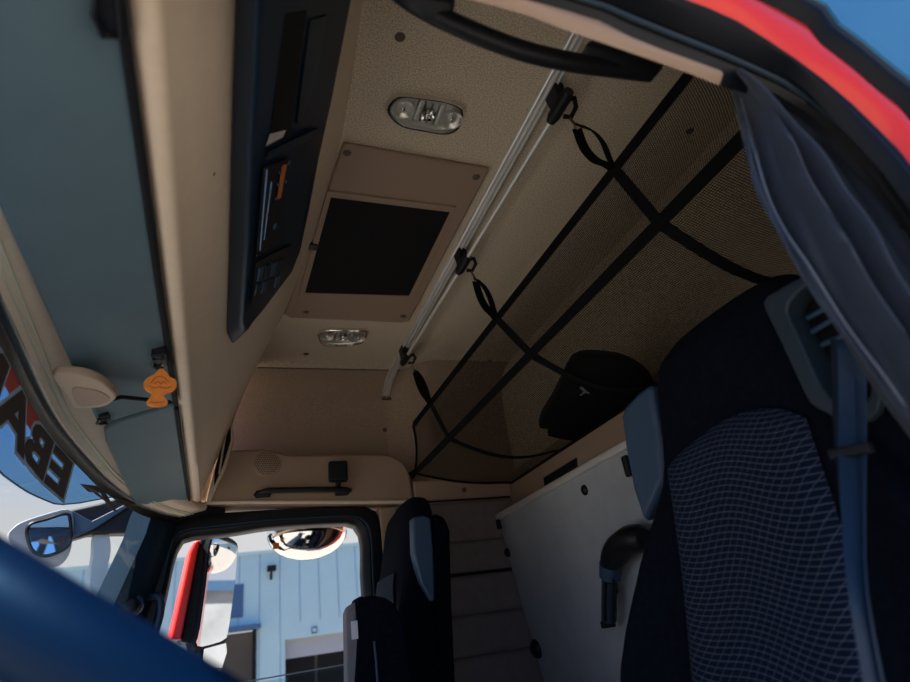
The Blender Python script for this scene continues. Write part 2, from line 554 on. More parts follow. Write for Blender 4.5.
letters('A', 'letter_dark', 1.92, 1.60, .448, .479, .0035)
letters('EBAM', 'letter_dark', 1.52, .80, .392, .474, .0040)
letters('EBAM', 'letter_light', 1.535, .785, .386, .480, .0030, fat=.075)
bm = BM()
bm = grid([[wsp(y, lerp(.478, .445, s)) + V((.0025, 0, 0)) for s in (0, .5, 1)] for y in frange(.85, 1.30, 8)])[0]
obj('red_band', bm, 'letter_red', t, normals=False)
bm = grid([[wsp(y, z) + V((.0025, 0, 0)) for z in (.452, .43)] for y in frange(.85, 1.30, 8)])[0]

# ------------------------------------------------------------------ sun visors
def vplane(px, py):
    # visors hang in the plane through (-.241, .50) and (-.100, .545)
    return up(px, py, (-.241, 0, .495), (-.05, 0, .141))
VN = V((-.05, 0, .141)).normalized()
def vis(y, t):
    return V((lerp(-.241, -.102, t), y, lerp(.495, .545, t)))
def visor(name, y0, y1, label, cut=0):
    tt = thing(name, label, 'sun visor', vis((y0 + y1) / 2, .5), 'sun visors over the windscreen')
    c = .02
    P = [vis(y0, 0), vis(y1 - c, 0), vis(y1, .12), vis(y1, .93), vis(y1 - .01, 1), vis(y0, 1)]
    if cut:
        P = [vis(y0, .25), vis(y0 + cut * .3, .04), vis(y0 + cut, 0), vis(y1 - .10, 0), vis(y1 - .03, .10), vis(y1, .93), vis(y1 - .01, 1), vis(y0, 1), ]
    o = obj('panel', prism(P, VN * .014), 'visor_grey', tt, bevel=.005)
    return tt
v1 = visor('sun_visor', .24, 1.335, 'large grey sun visor on the steering wheel side, hung with an orange ornament')
v2 = visor('sun_visor', 1.35, 2.20, 'smaller grey sun visor in front of the passenger seat', cut=.10)
# stitched seam line pressed in the small visor
p = vplane(174, 349)
# black clips
def clip(tt, px, py, z, s=1.0, turn=0):
    q = ax(px, py, z=z)
    o = obj('clip', obox(q, (.011 * s, 0, .002), (0, .022 * s, 0), (0, 0, .012)), 'black_plastic', tt, bevel=.003)
    obj('clip_tongue', tube([q + V((-.008, -.016 * s, -.016)), q + V((-.012, 0, -.020)), q + V((-.008, .018 * s, -.016)), q + V((.006, .018 * s, -.014)), q + V((.008, -.016 * s, -.014))], .0028, 8, closed=True), 'black_plastic', o)
    return q
qc = clip(v1, 160, 356, .535, 1.1)
clip(v1, 105, 414, .505, .8)
clip(v1, 112, 5, .540, 1.2)
obj('edge_band', tube([vis(y, 1.02) + V((0, 0, -.004)) for y in frange(.24, 1.33, 6)], .005, 8), 'matte_black', v1)
obj('edge_band', tube([vis(y, 1.02) + V((0, 0, -.004)) for y in frange(1.36, 2.19, 6)], .004, 8), 'matte_black', v2)

# beige bracket between the two visors
ol = [(52, 377), (66, 374), (86, 376), (104, 384), (116, 396), (113, 402), (104, 407), (90, 408.5), (74, 408), (66, 396)]
tt = thing('visor_bracket', 'beige teardrop shaped visor bracket at the windscreen edge between both visors', 'bracket', ax(88, 393, z=.485))
P = smooth_loop(pts(ol, z=.470), 3)
obj('cover', prism(P, (0, 0, .016)), 'bracket_beige', tt, bevel=.006, seg=4)
ol = [(72, 389), (86, 389), (100, 392), (110, 399), (104, 403.5), (92, 406), (78, 405.5)]
obj('inset', prism(smooth_loop(pts(ol, z=.4685), 3), (0, 0, .004)), 'brown_plastic', tt, bevel=.001, label='darker oval inset')
arm = obj('hinge_pin', tube([ax(110, 400, z=.480), ax(121, 397, z=.488), ax(132, 398, z=.495), ax(170, 402, z=.520)], .004, 8), 'matte_black', tt)

# orange ornament hanging from the clip
q = ax(158, 384, z=.468)
ez = V((0, 0, 1)); rv = ray(158, 384)
en = V((rv.x, rv.y, 0)).normalized(); ex = V((en.y, -en.x, 0))
tt = thing('hanging_ornament', 'flat orange ornament with domed top hanging from the black visor clip', 'ornament', q)
orn = [(320, 290), (355, 318), (378, 352), (420, 372), (432, 405), (420, 445), (390, 470), (350, 482), (338, 505), (362, 535), (358, 562), (325, 578), (285, 582), (235, 578), (204, 562), (202, 538), (226, 512), (238, 482), (205, 462), (180, 430), (182, 388), (212, 358), (255, 336), (290, 302)]
def op(a, b, d=0): return up(120 + a / 7.58, 330 + b / 7.58, q, en) - en * d
obj('plate', prism(smooth_loop([op(a, b) for a, b in orn], 3), en * .004), 'orange', tt, bevel=.0012)
for L_ in ([(235, 400), (262, 368), (300, 352), (340, 366), (372, 398)], [(225, 428), (262, 440), (300, 432), (345, 442), (388, 430)], [(262, 410), (285, 392), (310, 408), (332, 392), (350, 408)], [(225, 545), (270, 552), (320, 548), (340, 540)]):
    obj('engraving', tube(smooth_loop([op(a, b, .0005) for a, b in L_], 4, closed=False), .0009, 5), 'orange_ink', tt, label='darker engraved line')
obj('ring', tube([op(322 + 14 * math.cos(a), 285 + 22 * math.sin(a)) + en * .002 for a in frange(0, 2 * PI * .93, 14)], .0008, 6, closed=True), 'brass', tt)

# ------------------------------------------------------------------ overhead console on the sloped front
tc_ = thing('overhead_console', 'black overhead console with storage slot and tachograph on the beige front', 'console', face(1.1, .85))
fro = [(260, -70), (258, 0), (254, 90), (251, 150), (247, 250), (242, 322), (245, 334), (266, 303), (292, 267), (298, 250), (307, 209), (317, 156), (329, 103), (349, 0), (362, -70)]
bas = [(235, -70), (233, 0), (230, 90), (229, 150), (227, 250), (225, 334), (231, 346), (262, 312), (292, 272), (300, 252), (309, 211), (319, 158), (331, 104), (351, 1), (364, -70)]
D0 = .045
Lb = [upface(a, b, 0) for a, b in bas]
Lf = [upface(a, b, D0) for a, b in fro]
Lm = [lerp(p, q_, .82) + (p - q_) * .0 for p, q_ in zip(Lb, Lf)]
Lm = [p + (sum(Lb, V((0, 0, 0))) / len(Lb) - p) * .0 for p in Lm]
bm = loft([Lb, Lf])
obj('housing', bm, 'console_black', tc_, bevel=.012, seg=4)
def on_console(L, d0, d1, name, m, parent, bevel=.002, **k):
    a = [upface(x, y, d0) for x, y in L]; b = [upface(x, y, d1) for x, y in L]
    return obj(name, loft([a, b]), m, parent, bevel=bevel, **k)
rec = on_console([(285, 13), (307, 10), (290, 140), (269, 146)], D0 - .01, D0 + .001, 'storage_slot', 'matte_black', tc_)
on_console([(266, 146), (270, 134), (286, 130), (283, 137)], D0, D0 + .004, 'divider', 'aluminium', rec, bevel=.0005, label='bright metal divider')
on_console([(310, 20), (327, 15), (316, 80), (300, 125), (297, 122)], D0 - .004, D0 + .002, 'flap', 'console_black', tc_)
on_console([(268, 152), (318, 128), (316, 136), (266, 160)], D0 - .002, D0 + .006, 'rib', 'console_black', tc_)
rad = on_console([(263, 168), (289, 158), (277, 246), (256, 258)], D0 - .002, D0 + .008, 'tachograph', 'black_plastic', tc_)
for (a, b) in (((267, 170), (260, 250)), ((271.5, 182), (264, 240))):
    obj('light_line', tube([upface(*a, D0 + .009), upface(*b, D0 + .009)], .0009, 6), 'blue_led', rad, label='thin pale blue line')
on_console([(282, 166), (287, 164), (281, 198), (277, 199)], D0 + .004, D0 + .011, 'display', 'amber', rad, bevel=.0008, label='amber brown display')
obj('indicator', dome(upface(266.5, 214, D0 + .008), (1, 0, -.5), .002, .002), 'red_led', rad, label='tiny red indicator')
for (a, b, r) in ((274, 226, .006), (288, 163, .004), (279, 172, .0025), (277, 184, .0025), (275, 198, .003), (285, 181, .0022)):
    obj('button', disc(upface(a, b, D0 + .008), (1, 0, -.5), r, .004, seg=14), 'grey_vinyl', rad, bevel=.001)
sw = on_console([(256, 262), (291, 245), (285, 268), (264, 297), (252, 305)], D0 - .002, D0 + .006, 'switch_panel', 'black_plastic', tc_)
for k in range(4):
    for s in (0, 1):
        a = upface(258.5 + 6.5 * k - s * 2.5, 268 - 2.6 * k + s * 16, D0 + .006); b = upface(262.5 + 6.5 * k - s * 2.5, 266 - 2.6 * k + s * 16, D0 + .006)
        c = upface(260.5 + 6.5 * k - s * 2.5, 279 - 2.6 * k + s * 14, D0 + .006); d_ = upface(256.5 + 6.5 * k - s * 2.5, 281 - 2.6 * k + s * 14, D0 + .006)
        obj('switch', loft([[a, b, c, d_], [p + V((.003, 0, -.0015)) for p in (a, b, c, d_)]]), 'console_black' if (k + s) % 2 else 'grey_vinyl', sw, bevel=.0006)
# small screw on the beige front
tag(obj('screw_cap', dome(upface(214, 174, 0), (1, 0, -.5), .003, .0015), 'screw'), 'single tiny dark screw on the sloped beige front beside the console', 'screw')

# side pocket at the end of the overhead front
tt = thing('side_pocket', 'dark slotted side pocket at the passenger end of the sloped beige front', 'pocket', ax(220, 455, y=2.29))
ol = [(233, 405), (234, 440), (226, 468), (210, 503), (206, 503), (208, 492), (222, 440), (229, 412)]
obj('pocket_frame', prism(pts(ol, y=2.292), (0, .03, 0)), 'beige_plastic', tt, bevel=.003)
ol = [(230, 414), (231, 440), (223, 466), (214, 486), (215, 470), (224, 436)]
pk = obj('slot', prism(pts(ol, y=2.289), (0, .006, 0)), 'matte_black', tt)
obj('slat', tube([ax(227, 425, y=2.287), ax(219, 474, y=2.287)], .004, 6), 'beige_plastic', tt)

# ------------------------------------------------------------------ ceiling furniture
def zc(L, z=HC): return pts(L, z=z)
# roof hatch
th = thing('roof_hatch', 'beige roof hatch frame with dark closed blind in the ceiling', 'roof hatch', ax(385, 230, z=HC))
out = zc([(343, 140), (489, 166), (478, 186), (409, 318), (402, 319.5), (290, 314.5), (284, 311), (300, 268)])
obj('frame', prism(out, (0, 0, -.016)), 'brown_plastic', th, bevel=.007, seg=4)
ring = zc([(327, 190), (456, 206), (413, 300), (298, 296)], HC - .016)
inn = zc([(331, 196), (450, 211), (409, 295), (305, 292)], HC - .016)
bm = BM()
up_ = [v + V((0, 0, -.006)) for v in ring]; ui = [v + V((0, 0, -.006)) for v in inn]
bm = loft([ring, up_, ui, inn], cap=False)
obj('blind_surround', bm, 'brown_plastic', th, bevel=.002)
obj('blind', prism(zc([(329.5, 194), (452, 209.5), (410, 297), (303.5, 293)], HC - .0165), (0, 0, -.002)), 'blind', th)
q = ax(313, 246, z=HC - .02)
obj('latch', obox(q, (.012, 0, 0), (0, .014, 0), (0, 0, .007)), 'black_plastic', th, bevel=.003)
for (a, b) in ((347, 153), (476, 177), (306, 312), (403, 316)):
    obj('screw', dome(ax(a, b, z=HC - .016), (0, 0, -1), .0105, .004), 'screw', th)

# dome lamps
def lamp(P, label):
    c = sum((p for p in P), V((0, 0, 0))) / len(P)
    tt = thing('ceiling_lamp', label, 'lamp', c, 'ceiling lamps')
    L0 = smooth_loop(P, 4)
    def sc(k, dz): return [c + (p - c) * k + V((0, 0, dz)) for p in L0]
    obj('bezel', loft([sc(1, 0), sc(1.0, -.008), sc(.96, -.012), sc(.90, -.012), sc(.88, -.004)], cap=False), 'chrome', tt)
    obj('lens', loft([sc(.93, -.011), sc(.88, -.016), sc(.6, -.019), sc(.2, -.020)]), 'lens', tt)
    obj('reflector', loft([sc(.92, -.010), sc(.86, -.002), sc(.82, -.0015)], cap='end'), 'lamp_silver', tt)
    X = V((1, .05, 0)).normalized()
    for k, (f, r) in enumerate(((-.060, .027), (0, .018), (.060, .027))):
        cc = c + X * f + V((0, 0, -.0025))
        Ls = []
        for s, h in ((1, -.011), (.93, -.011), (.80, -.007), (.6, -.003), (.3, -.0015)):
            Ls.append([cc + V((math.cos(a) * r * s, math.sin(a) * r * s, h)) for a in frange(0, 2 * PI, 17)[:-1]])
        obj('reflector_bowl', loft(Ls, cap='end'), 'lamp_silver' if k != 1 else 'chrome', tt, angle=15)
        obj('bulb', dome(cc + V((0, 0, -.004)), (0, 0, -1), .007, .009, seg=10), 'chrome', tt)
    for k in range(9):
        cc = c + X * (-.034 + .0085 * k)
        obj('reflector_facet', prism([cc + V((-.0042, -.030, -.003)), cc + V((.0042, -.030, -.003)), cc + V((.0015 * (-1) ** k, -.030, -.009))], (0, .060, 0)), 'chrome' if k % 2 else 'lamp_silver', tt, smooth=False)
    return tt
lamp(zc([(386, 110), (388, 99), (399, 92.5), (420, 94), (445, 98), (461, 104), (464, 112), (459, 126), (446, 132), (425, 129), (400, 123.5)]), 'chrome dome lamp in the fabric between the roof hatch and the driver door')
lamp(zc([(317.5, 335), (320, 329.5), (331, 327.5), (350, 328), (366, 328.5), (368, 332), (363, 340.5), (352, 343.5), (336, 344), (322, 342.5)]), 'chrome dome lamp beyond the roof hatch, near the passenger wall')

for (p, n, lab) in ((ax(400, 37, z=HC), (0, 0, -1), 'brown ceiling button near the driver door, beside the chrome lamp'),
                    (ax(306, 354, z=HC), (0, 0, -1), 'brown ceiling button beside the dome lamp near the passenger wall'),
                    (ax(385, 430, y=2.52), (0, -1, 0), 'brown button on the passenger wall above the door trim'),
                    (ax(464, 490, y=2.302), (0, -1, 0), 'brown button on the beige strip below the storage net'),
                    (ax(690, 131, z=HC), (0, 0, -1), 'dark ceiling button seen through the net near the driver door'),
                    (ax(490, 360, z=HC), (0, 0, -1), 'dark ceiling button seen through the net near the passenger wall')):
    tag(obj('trim_button', dome(p, n, .011, .005), 'screw'), lab, 'trim button', 'round headliner buttons')

# aluminium rail across the ceiling
def rail_x(y): return lerp(.668, .694, (y - .645) / 1.86)
tt = thing('ceiling_rail', 'silver aluminium rail running across the ceiling behind the roof hatch', 'rail', (.675, 1.4, 1.09))
yr = [.32, 1.0, 1.7, 2.3, 2.40, 2.47]
def zr(y): return interp([(2.31, 1.097), (2.40, 1.08), (2.47, 1.045)], y)
sec = [(-.021, 0), (-.021, -.012), (-.018, -.014), (-.016, -.008), (-.006, -.008), (-.004, -.014), (-.001, -.014), (.001, -.008), (.007, -.008), (.009, -.013), (.012, -.012), (.012, 0)]
obj('channel', loft([[V((rail_x(y) + a, y, zr(y) + b + .001)) for a, b in sec] for y in yr]), 'aluminium', tt, smooth=False)
obj('end_cap', obox((rail_x(2.47), 2.474, 1.034), (.022, 0, 0), (0, .005, 0), (0, 0, .012)), 'screw', tt, bevel=.002)

# net rod under the rail, with clamps
ZR = 1.045
ra, rb = ax(549, 124, z=ZR), ax(410.5, 350.5, z=ZR)
def rod_at(y): return lerp(ra, rb, (y - ra.y) / (rb.y - ra.y))
hook_px = [(557, 106), (459, 264), (405, 359)]
HY = [min(2.46, ax(a, b, z=ZR).y) for a, b in hook_px]
tt = thing('net_rod', 'thin silver rod on black clamps beside the ceiling rail, holding the net', 'rod', rod_at(1.3))
obj('rod', tube([rod_at(HY[0] - .01), rod_at(HY[2] + .01)], .0065, 14), 'aluminium', tt)
for y in HY:
    p = rod_at(y)
    cl = obj('clamp', tube([p + V((0, -.045, 0)), p + V((0, -.03, 0)), p + V((0, .03, 0)), p + V((0, .045, 0))], [.011, .015, .015, .011], 12), 'black_plastic', tt)
    obj('bracket', prism([p + V((-.013, -.02, .0)), p + V((-.013, .02, .0)), p + V((-.018, .026, .052)), p + V((-.018, -.026, .052))], (.026, 0, 0)), 'black_plastic', tt, bevel=.004)
    obj('hook', tube([p + V((.010, -.018, .004)), p + V((.030, -.020, .012)), p + V((.042, -.004, .004)), p + V((.034, .012, -.012)), p + V((.016, .016, -.010))], .006, 8), 'black_plastic', tt)

# ------------------------------------------------------------------ storage net
NT, NB = (.745, .83), (.730, .625)
tn = thing('storage_net', 'black mesh storage net with crossed webbing straps hung behind the ceiling rail', 'net', (.75, 1.3, .62))
yn = frange(.40, 2.285, 40)
def sag(y, t):
    """bottom of the net from the second strap (t=0) back to the rear wall (t=1)"""
    x = lerp(NB[0], 1.155, t); z = lerp(NB[1], .565, t) - .055 * math.sin(PI * min(1, t * 1.05)) * math.sin(PI * (y - .35) / 2.0) ** .5
    return V((x, y, z))
def front(y, t):
    return V((lerp(NT[0], NB[0], t) + .012 * math.sin(PI * t), y, lerp(NT[1], NB[1], t)))
rows, met = [], []
for y in yn:
    r = [front(y, t) for t in frange(0, 1, 5)] + [sag(y, t) for t in frange(0, 1, 11)[1:]]
    rows.append(r)
L = [0]
for a, b in zip(rows[20], rows[20][1:]): L.append(L[-1] + (a - b).length)
bm, _ = grid(rows, uv=lambda i, j: (yn[i], L[j]))
obj('mesh', bm, 'net', tn, normals=False)
endp = [front(2.287, t) for t in frange(0, 1, 5)] + [sag(2.287, t) for t in frange(0, 1, 11)[1:]]
bm = BM()
uvl = bm.loops.layers.uv.new('UVMap')
f = bm.faces.new([bm.verts.new(p) for p in endp + [V((1.19, 2.287, .9))]])
for lp in f.loops: lp[uvl].uv = (lp.vert.co.x, lp.vert.co.z)
bm.free()
obj('border_strap', strap([front(y, 0) for y in yn], .026, .003, (0, 0, 1)), 'webbing', tn)
obj('border_strap', strap([front(y, 1) + V((-.002, 0, 0)) for y in yn] + [V((.712, 2.297, .615))], .036, .003, (.25, 0, 1)), 'webbing', tn)
obj('edge_cord', tube([p for p in endp], .005, 6), 'webbing', tn)
obj('edge_cord', tube([sag(y, 1.0) for y in yn], .006, 6), 'webbing', tn)
crosses = [((575, 121), (615, 172), (661, 228), (745, 283)), ((465, 273), (497, 322), (533, 365), None), ((411, 371), (430, 402), (449, 440), (505, 467))]
for i, (a, b, c, d_) in enumerate(crosses):
    hk = rod_at(HY[i]) + V((.030, .014, -.014))
    B_ = ax(b[0], b[1], x=NT[0] - .003); C_ = ax(c[0], c[1], x=NB[0] - .003)
    B_.z = NT[1]; C_.z = NB[1]
    st = hk + (B_ - hk) * .2
    low = [sag(C_.y, 0)]
    y2 = C_.y
    P = [B_, lerp(B_, C_, .5), C_]
    for t_ in frange(.08, 1, 9):
        P.append(sag(min(2.28, y2 + (.07, .03, -.02)[i] * t_), t_) + V((0, 0, -.004)))
    cs = obj('cross_strap', strap(P, .024, .003, (0, 1, 0)), 'webbing', tn)
    # doubled loop of webbing between the snap hook and the upper strap
    n_ = (B_ - st).normalized(); sd = V((0, 1, 0)); sd = (sd - n_ * sd.dot(n_)).normalized()
    for s in (-1, 1):
        Q = [st + s * sd * .004, lerp(st, B_, .3) + s * sd * .021, lerp(st, B_, .6) + s * sd * .021, lerp(st, B_, .85) + s * sd * .007, B_ + s * sd * .002]
        obj('adjuster_loop', strap(smooth_loop(Q, 3, closed=False), .022, .003, sd.cross(n_) + sd * .35 * s), 'webbing', cs)
    obj('snap_hook', tube([st + sd * .006 * math.cos(a_) * (1 if a_ < PI else .7) + n_ * (.011 * math.sin(a_) - .008) for a_ in frange(0, 2 * PI * .93, 14)], .0022, 7, closed=True), 'brass', cs, label='brass coloured snap hook')
    obj('swivel', tube([hk + (st - hk) * .1, st], .0035, 8), 'brass', cs)

# dark jersey lying in the net
ol = [(541, 421), (552, 404), (564, 380), (574, 363), (590, 358), (618, 360), (638, 366), (652, 378), (656, 400), (640, 420), (622, 430), (600, 440), (575, 441), (548, 436), (552, 430), (540, 428)]
def upnet(px, py, dz=.012):
    p = ax(px, py, z=.56)
    for _ in range(30):
        t_ = max(0, min(1, (p.x - NB[0]) / (1.155 - NB[0])))
        p = ax(px, py, z=sag(max(.4, min(2.28, p.y)), t_).z + dz)
    return p
P = [upnet(a, b) for a, b in ol]
P = smooth_loop(P, 2)
c = sum(P, V((0, 0, 0))) / len(P)
tt = thing('folded_garment', 'black folded garment with small white T-shaped mark lying in the net', 'garment', c)
Ls = []
for s, h in ((1, 0), (1.0, .012), (.93, .035), (.75, .055), (.45, .066), (.15, .07)):
    Ls.append([c + (p - c) * s + V((0, 0, h)) for p in P])
Ls.insert(0, [c + (p - c) * .6 + V((0, 0, .001)) for p in P])
obj('cloth', loft(Ls), 'matte_black', tt)
def mk(L): return [upnet(a, b, .0095) for a, b in L]
obj('mark', prism(mk([(580, 387), (583, 387.5), (587, 391.5), (590, 393), (588.5, 394), (585.5, 392.8), (580.5, 396), (579.6, 395.5), (583.5, 391.8), (580, 388.5)]), (0, 0, .001)), 'white_mark', tt, smooth=False, label='small white T-shaped mark')
obj('mark', prism(mk([(620.5, 401), (622, 400.6), (622.4, 402), (621, 402.4)]), (0, 0, .001)), 'white_mark', tt, smooth=False, label='tiny white dot')

# ------------------------------------------------------------------ passenger wall fittings
q = ax(267, 464, y=2.298)
tt = thing('speaker_grille', 'round perforated brown speaker grille on the trim above the passenger door', 'speaker', q)
obj('grille', dome(q, (0, -1, 0), .050, .008, seg=32), 'brown_plastic', tt)
bm = BM()
for i in range(-5, 6):
    for j in range(-5, 6):
        a, b = (i + (j % 2) * .5) * .0085, j * .0078
        if a * a + b * b < .043 ** 2:
            rr = math.sqrt(a * a + b * b) / .05
            disc(q + V((a, -.0086 * math.sqrt(1 - rr * rr) + .001, b)), (0, -1, 0), .0026, .0009, bm, 6)
obj('perforations', bm, 'matte_black', tt)
tt = thing('grab_bar', 'long black grab bar on the trim above the passenger window', 'grab handle', ax(300, 490, y=2.28))
a, b = ax(268, 490.5, y=2.262), ax(345, 489.5, y=2.262)
P = [ax(255, 495, y=2.29), ax(262, 492.5, y=2.268), a, lerp(a, b, .5) + V((0, -.004, 0)), b, ax(350, 490, y=2.29)]
obj('bar', tube(P, [.008, .012, .013, .013, .013, .009], 10, flat=.8), 'black_plastic', tt)
for (px, py) in ((263, 494), (342, 492)):
    obj('foot', obox(ax(px, py, y=2.283), (.026, 0, 0), (0, .016, 0), (0, 0, .011)), 'black_plastic', tt, bevel=.004)
q = ax(338, 471.5, y=2.26)
tt = thing('sensor_box', 'small black square box on a stem above the end of the grab bar', 'box', q)
obj('body', obox(q, (.036, 0, 0), (0, .016, 0), (0, 0, .040)), 'black_plastic', tt, bevel=.010, seg=4)
obj('stem', tube([q + V((0, .004, -.036)), q + V((.002, .022, -.062))], .009, 8), 'black_plastic', tt)
obj('mount', obox(q + V((0, .026, .0)), (.012, 0, 0), (0, .014, 0), (0, 0, .012)), 'black_plastic', tt, bevel=.002)

# ------------------------------------------------------------------ passenger door (window frame, lowered pane, pillar, grab handle)
Y0 = 2.315
inner = [(158, 631), (150, 660), (173, 564), (181, 543), (188, 538.5), (200, 537), (230, 534.7), (272, 527), (342, 523.5), (354, 525), (360, 532), (363, 548), (364.5, 598), (368, 690)]
inner = [(151, 662), (162, 615), (173, 564), (180, 544), (188, 538.5), (200, 537), (230, 534), (272, 527.5), (342, 523.5), (354, 525), (360, 532), (363, 548), (364.5, 598)]
I = pts(inner, y=Y0)
I = [p for p in I]
e0 = I[0] + (I[0] - I[1]) * 2.0; e1 = I[-1] + (I[-1] - I[-2]) * 3.2
zb = -.30
e0 = I[1] + (I[0] - I[1]) * ((I[1].z - zb) / (I[1].z - I[0].z)); e1 = V((I[-1].x + .03, Y0, zb))
I = smooth_loop([e0] + I[1:] + [e1], 3, closed=False)
outer = []
for p in I:
    outer.append(p)
ctr = V((.18, Y0, .05))
outer_px = [(132, 640), (146, 600), (158, 560), (164, 535), (172, 522), (190, 515.5), (230, 512), (272, 509.5), (350, 506), (370, 508), (380, 517), (385, 548), (388, 598)]
O = pts(outer_px, y=Y0)
o0 = O[1] + (O[0] - O[1]) * ((O[1].z - zb) / (O[1].z - O[0].z)); o1 = V((O[-1].x + .03, Y0, zb))
O = smooth_loop([o0] + O[1:] + [o1], 3, closed=False)
def resample(P, n):
    d = [0]
    for a, b in zip(P, P[1:]): d.append(d[-1] + (a - b).length)
    return [V([interp(list(zip(d, [p[k] for p in P])), d[-1] * i / (n - 1)) for k in range(3)]) for i in range(n)]
I, O = resample(I, 60), resample(O, 60)
sec = []
rowsf = []
for a, b in zip(I, O):
    dv = V((0, 1, 0))
    rowsf.append([a + dv * .06, a + dv * .012, lerp(a, b, .10), lerp(a, b, .32) - dv * .004, lerp(a, b, .38) + dv * .004, lerp(a, b, .45) - dv * .006, lerp(a, b, .9) - dv * .004, b + dv * .006, b + dv * .06])
struct('door_1', grid(rowsf)[0], 'black_plastic', normals=False, angle=50)
d1 = bpy.data.objects['door_1']
obj('seal_line', tube([lerp(a, b, .40) - V((0, .003, 0)) for a, b in zip(I, O)], .0022, 6), 'grey_vinyl', d1)
obj('door_panel', box((-.5, 2.315, -1.0), (.56, 2.38, zb)), 'console_black', d1, bevel=.02)
# pane let down: its top edge crosses the opening
pa, pb = ax(285, 678, y=2.345), ax(345, 664, y=2.345)
zt = pa.z
bm = grid([[V((x, 2.345, z)) for x in (-.40, .1, .5)] for z in (zb - .05, zt)])[0]
struct('window_2', bm, 'door_glass', normals=False)
obj('pane_edge', tube([V((-.40, 2.345, zt)), V((.52, 2.345, pb.z))], .0025, 6), 'fin', bpy.data.objects['window_2'])

# front pillar on the passenger side
Lp = [ax(149, 512, y=2.20), ax(142, 535, y=2.20), ax(111, 603, y=2.20)]
Lp.append(Lp[2] + (Lp[2] - Lp[1]) * 2.0)
Rp = [ax(180, 515, y=2.305), ax(171, 540, y=2.305), ax(150, 605, y=2.305)]
Rp.append(Rp[2] + (Rp[2] - Rp[1]) * 2.0)
Lp.insert(0, V((-.20, 2.20, .56))); Rp.insert(0, V((-.12, 2.30, .57)))
rows = []
for a, b in zip(Lp, Rp):
    m = lerp(a, b, .5)
    rows.append([a + V((-.06, .05, 0)), a + V((-.006, .0, 0)), a + V((.012, -.012, 0)), m + V((.012, -.030, 0)), b + V((-.02, -.018, 0)), b, b + V((.0, .05, 0))])
bm, _ = grid(rows)
struct('trim_15', bm, 'pillar_blue', normals=False, angle=60)
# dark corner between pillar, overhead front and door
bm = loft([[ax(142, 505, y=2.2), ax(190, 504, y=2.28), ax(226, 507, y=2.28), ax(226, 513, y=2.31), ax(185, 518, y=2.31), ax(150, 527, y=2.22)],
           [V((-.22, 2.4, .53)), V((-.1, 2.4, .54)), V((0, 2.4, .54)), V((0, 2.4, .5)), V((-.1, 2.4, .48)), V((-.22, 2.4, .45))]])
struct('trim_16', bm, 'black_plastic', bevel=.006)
tt = thing('pillar_grip', 'black grab handle with round knob on the passenger windscreen pillar', 'grab handle', ax(140, 610, y=2.25))
P = [ax(152, 642, y=2.24), ax(160, 617, y=2.24), ax(161, 601, y=2.24), ax(157, 596, y=2.25), ax(150, 597, y=2.28)]
obj('grip', tube(smooth_loop(P, 4, closed=False), .011, 10), 'dark_blue', tt)
q = ax(131, 606, y=2.22)
obj('knob', dome(q, (0, -1, .2), .026, .02), 'black_plastic', tt)
obj('knob_base', disc(q + V((0, .03, 0)), (0, -1, .2), .034, .03), 'dark_blue', tt, bevel=.006)

# ------------------------------------------------------------------ mirrors outside
YM = 2.66
tm = thing('side_mirror', 'tall red and black door mirror outside the passenger window', 'mirror', ax(205, 600, y=YM))
def yM(L, y): return pts(L, y=y)
# the head of the mirror: glass faces back towards the driver
gl = [(212.5, 538), (226, 539.5), (235, 544), (237.5, 553), (234, 590), (228, 632), (224.5, 639), (216, 643), (197.5, 646), (200, 628), (206, 585)]
G = [ax(a, b, y=YM + .0) for a, b in gl]
# lean the glass: its outer edge lies further forward... outer (image right) edge nearer the door
nd = V((.70, -.71, -.062)).normalized()
c = ax(217, 592, y=YM)
G = [up(a, b, c, nd) for a, b in gl]
Gs = smooth_loop(G, 3)
bx = [(c + (p - c) * 1.06) for p in Gs]
obj('glass', prism([p for p in Gs], -nd * .004), 'mirror_glass', tm)
back = V((-.10, .05, 0))
hL = [bx, [c + (p - c) * 1.06 - nd * .03 for p in bx], [c + (p - c) * .9 - nd * .06 for p in bx], [c + (p - c) * .6 - nd * .08 for p in bx]]
hL = [[p - nd * .0045 for p in L_] for L_ in hL]
obj('housing', loft(hL), 'black_plastic', tm)
red = [(195, 541), (201, 539.5), (198, 552), (181.5, 640), (170, 640), (176, 615), (190, 552)]
R0 = [up(a, b, c + V((0, -.05, 0)), (0, 1, 0)) for a, b in red]
obj('back_cover', prism(R0, (-.02, .10, 0)), 'red_paint', tm, bevel=.008)
blk = [(201, 539), (212, 537.5), (207, 570), (194, 645), (181, 642), (190, 590), (198, 552)]
obj('inner_edge', prism([up(a, b, c + V((0, -.03, 0)), (0, 1, 0)) for a, b in blk], (-.02, .10, 0)), 'black_plastic', tm, bevel=.006)
gl2 = [(204, 649), (226, 643), (227, 652), (222, 668), (202, 668)]
G2 = [up(a, b, c, nd) for a, b in gl2]
obj('lower_glass', prism(G2, -nd * .004), 'mirror_glass', tm)
c2 = sum(G2, V((0, 0, 0))) / 5
obj('lower_housing', loft([[c2 + (p - c2) * 1.12 - nd * .0045 for p in G2], [c2 + (p - c2) * .9 - nd * .09 for p in G2]]), 'black_plastic', tm, bevel=.006)
obj('arm', tube([c + V((-.05, .03, -.35)), c + V((.02, -.18, -.38)), V((-.05, 2.42, -.30))], .018, 10), 'black_plastic', tm)

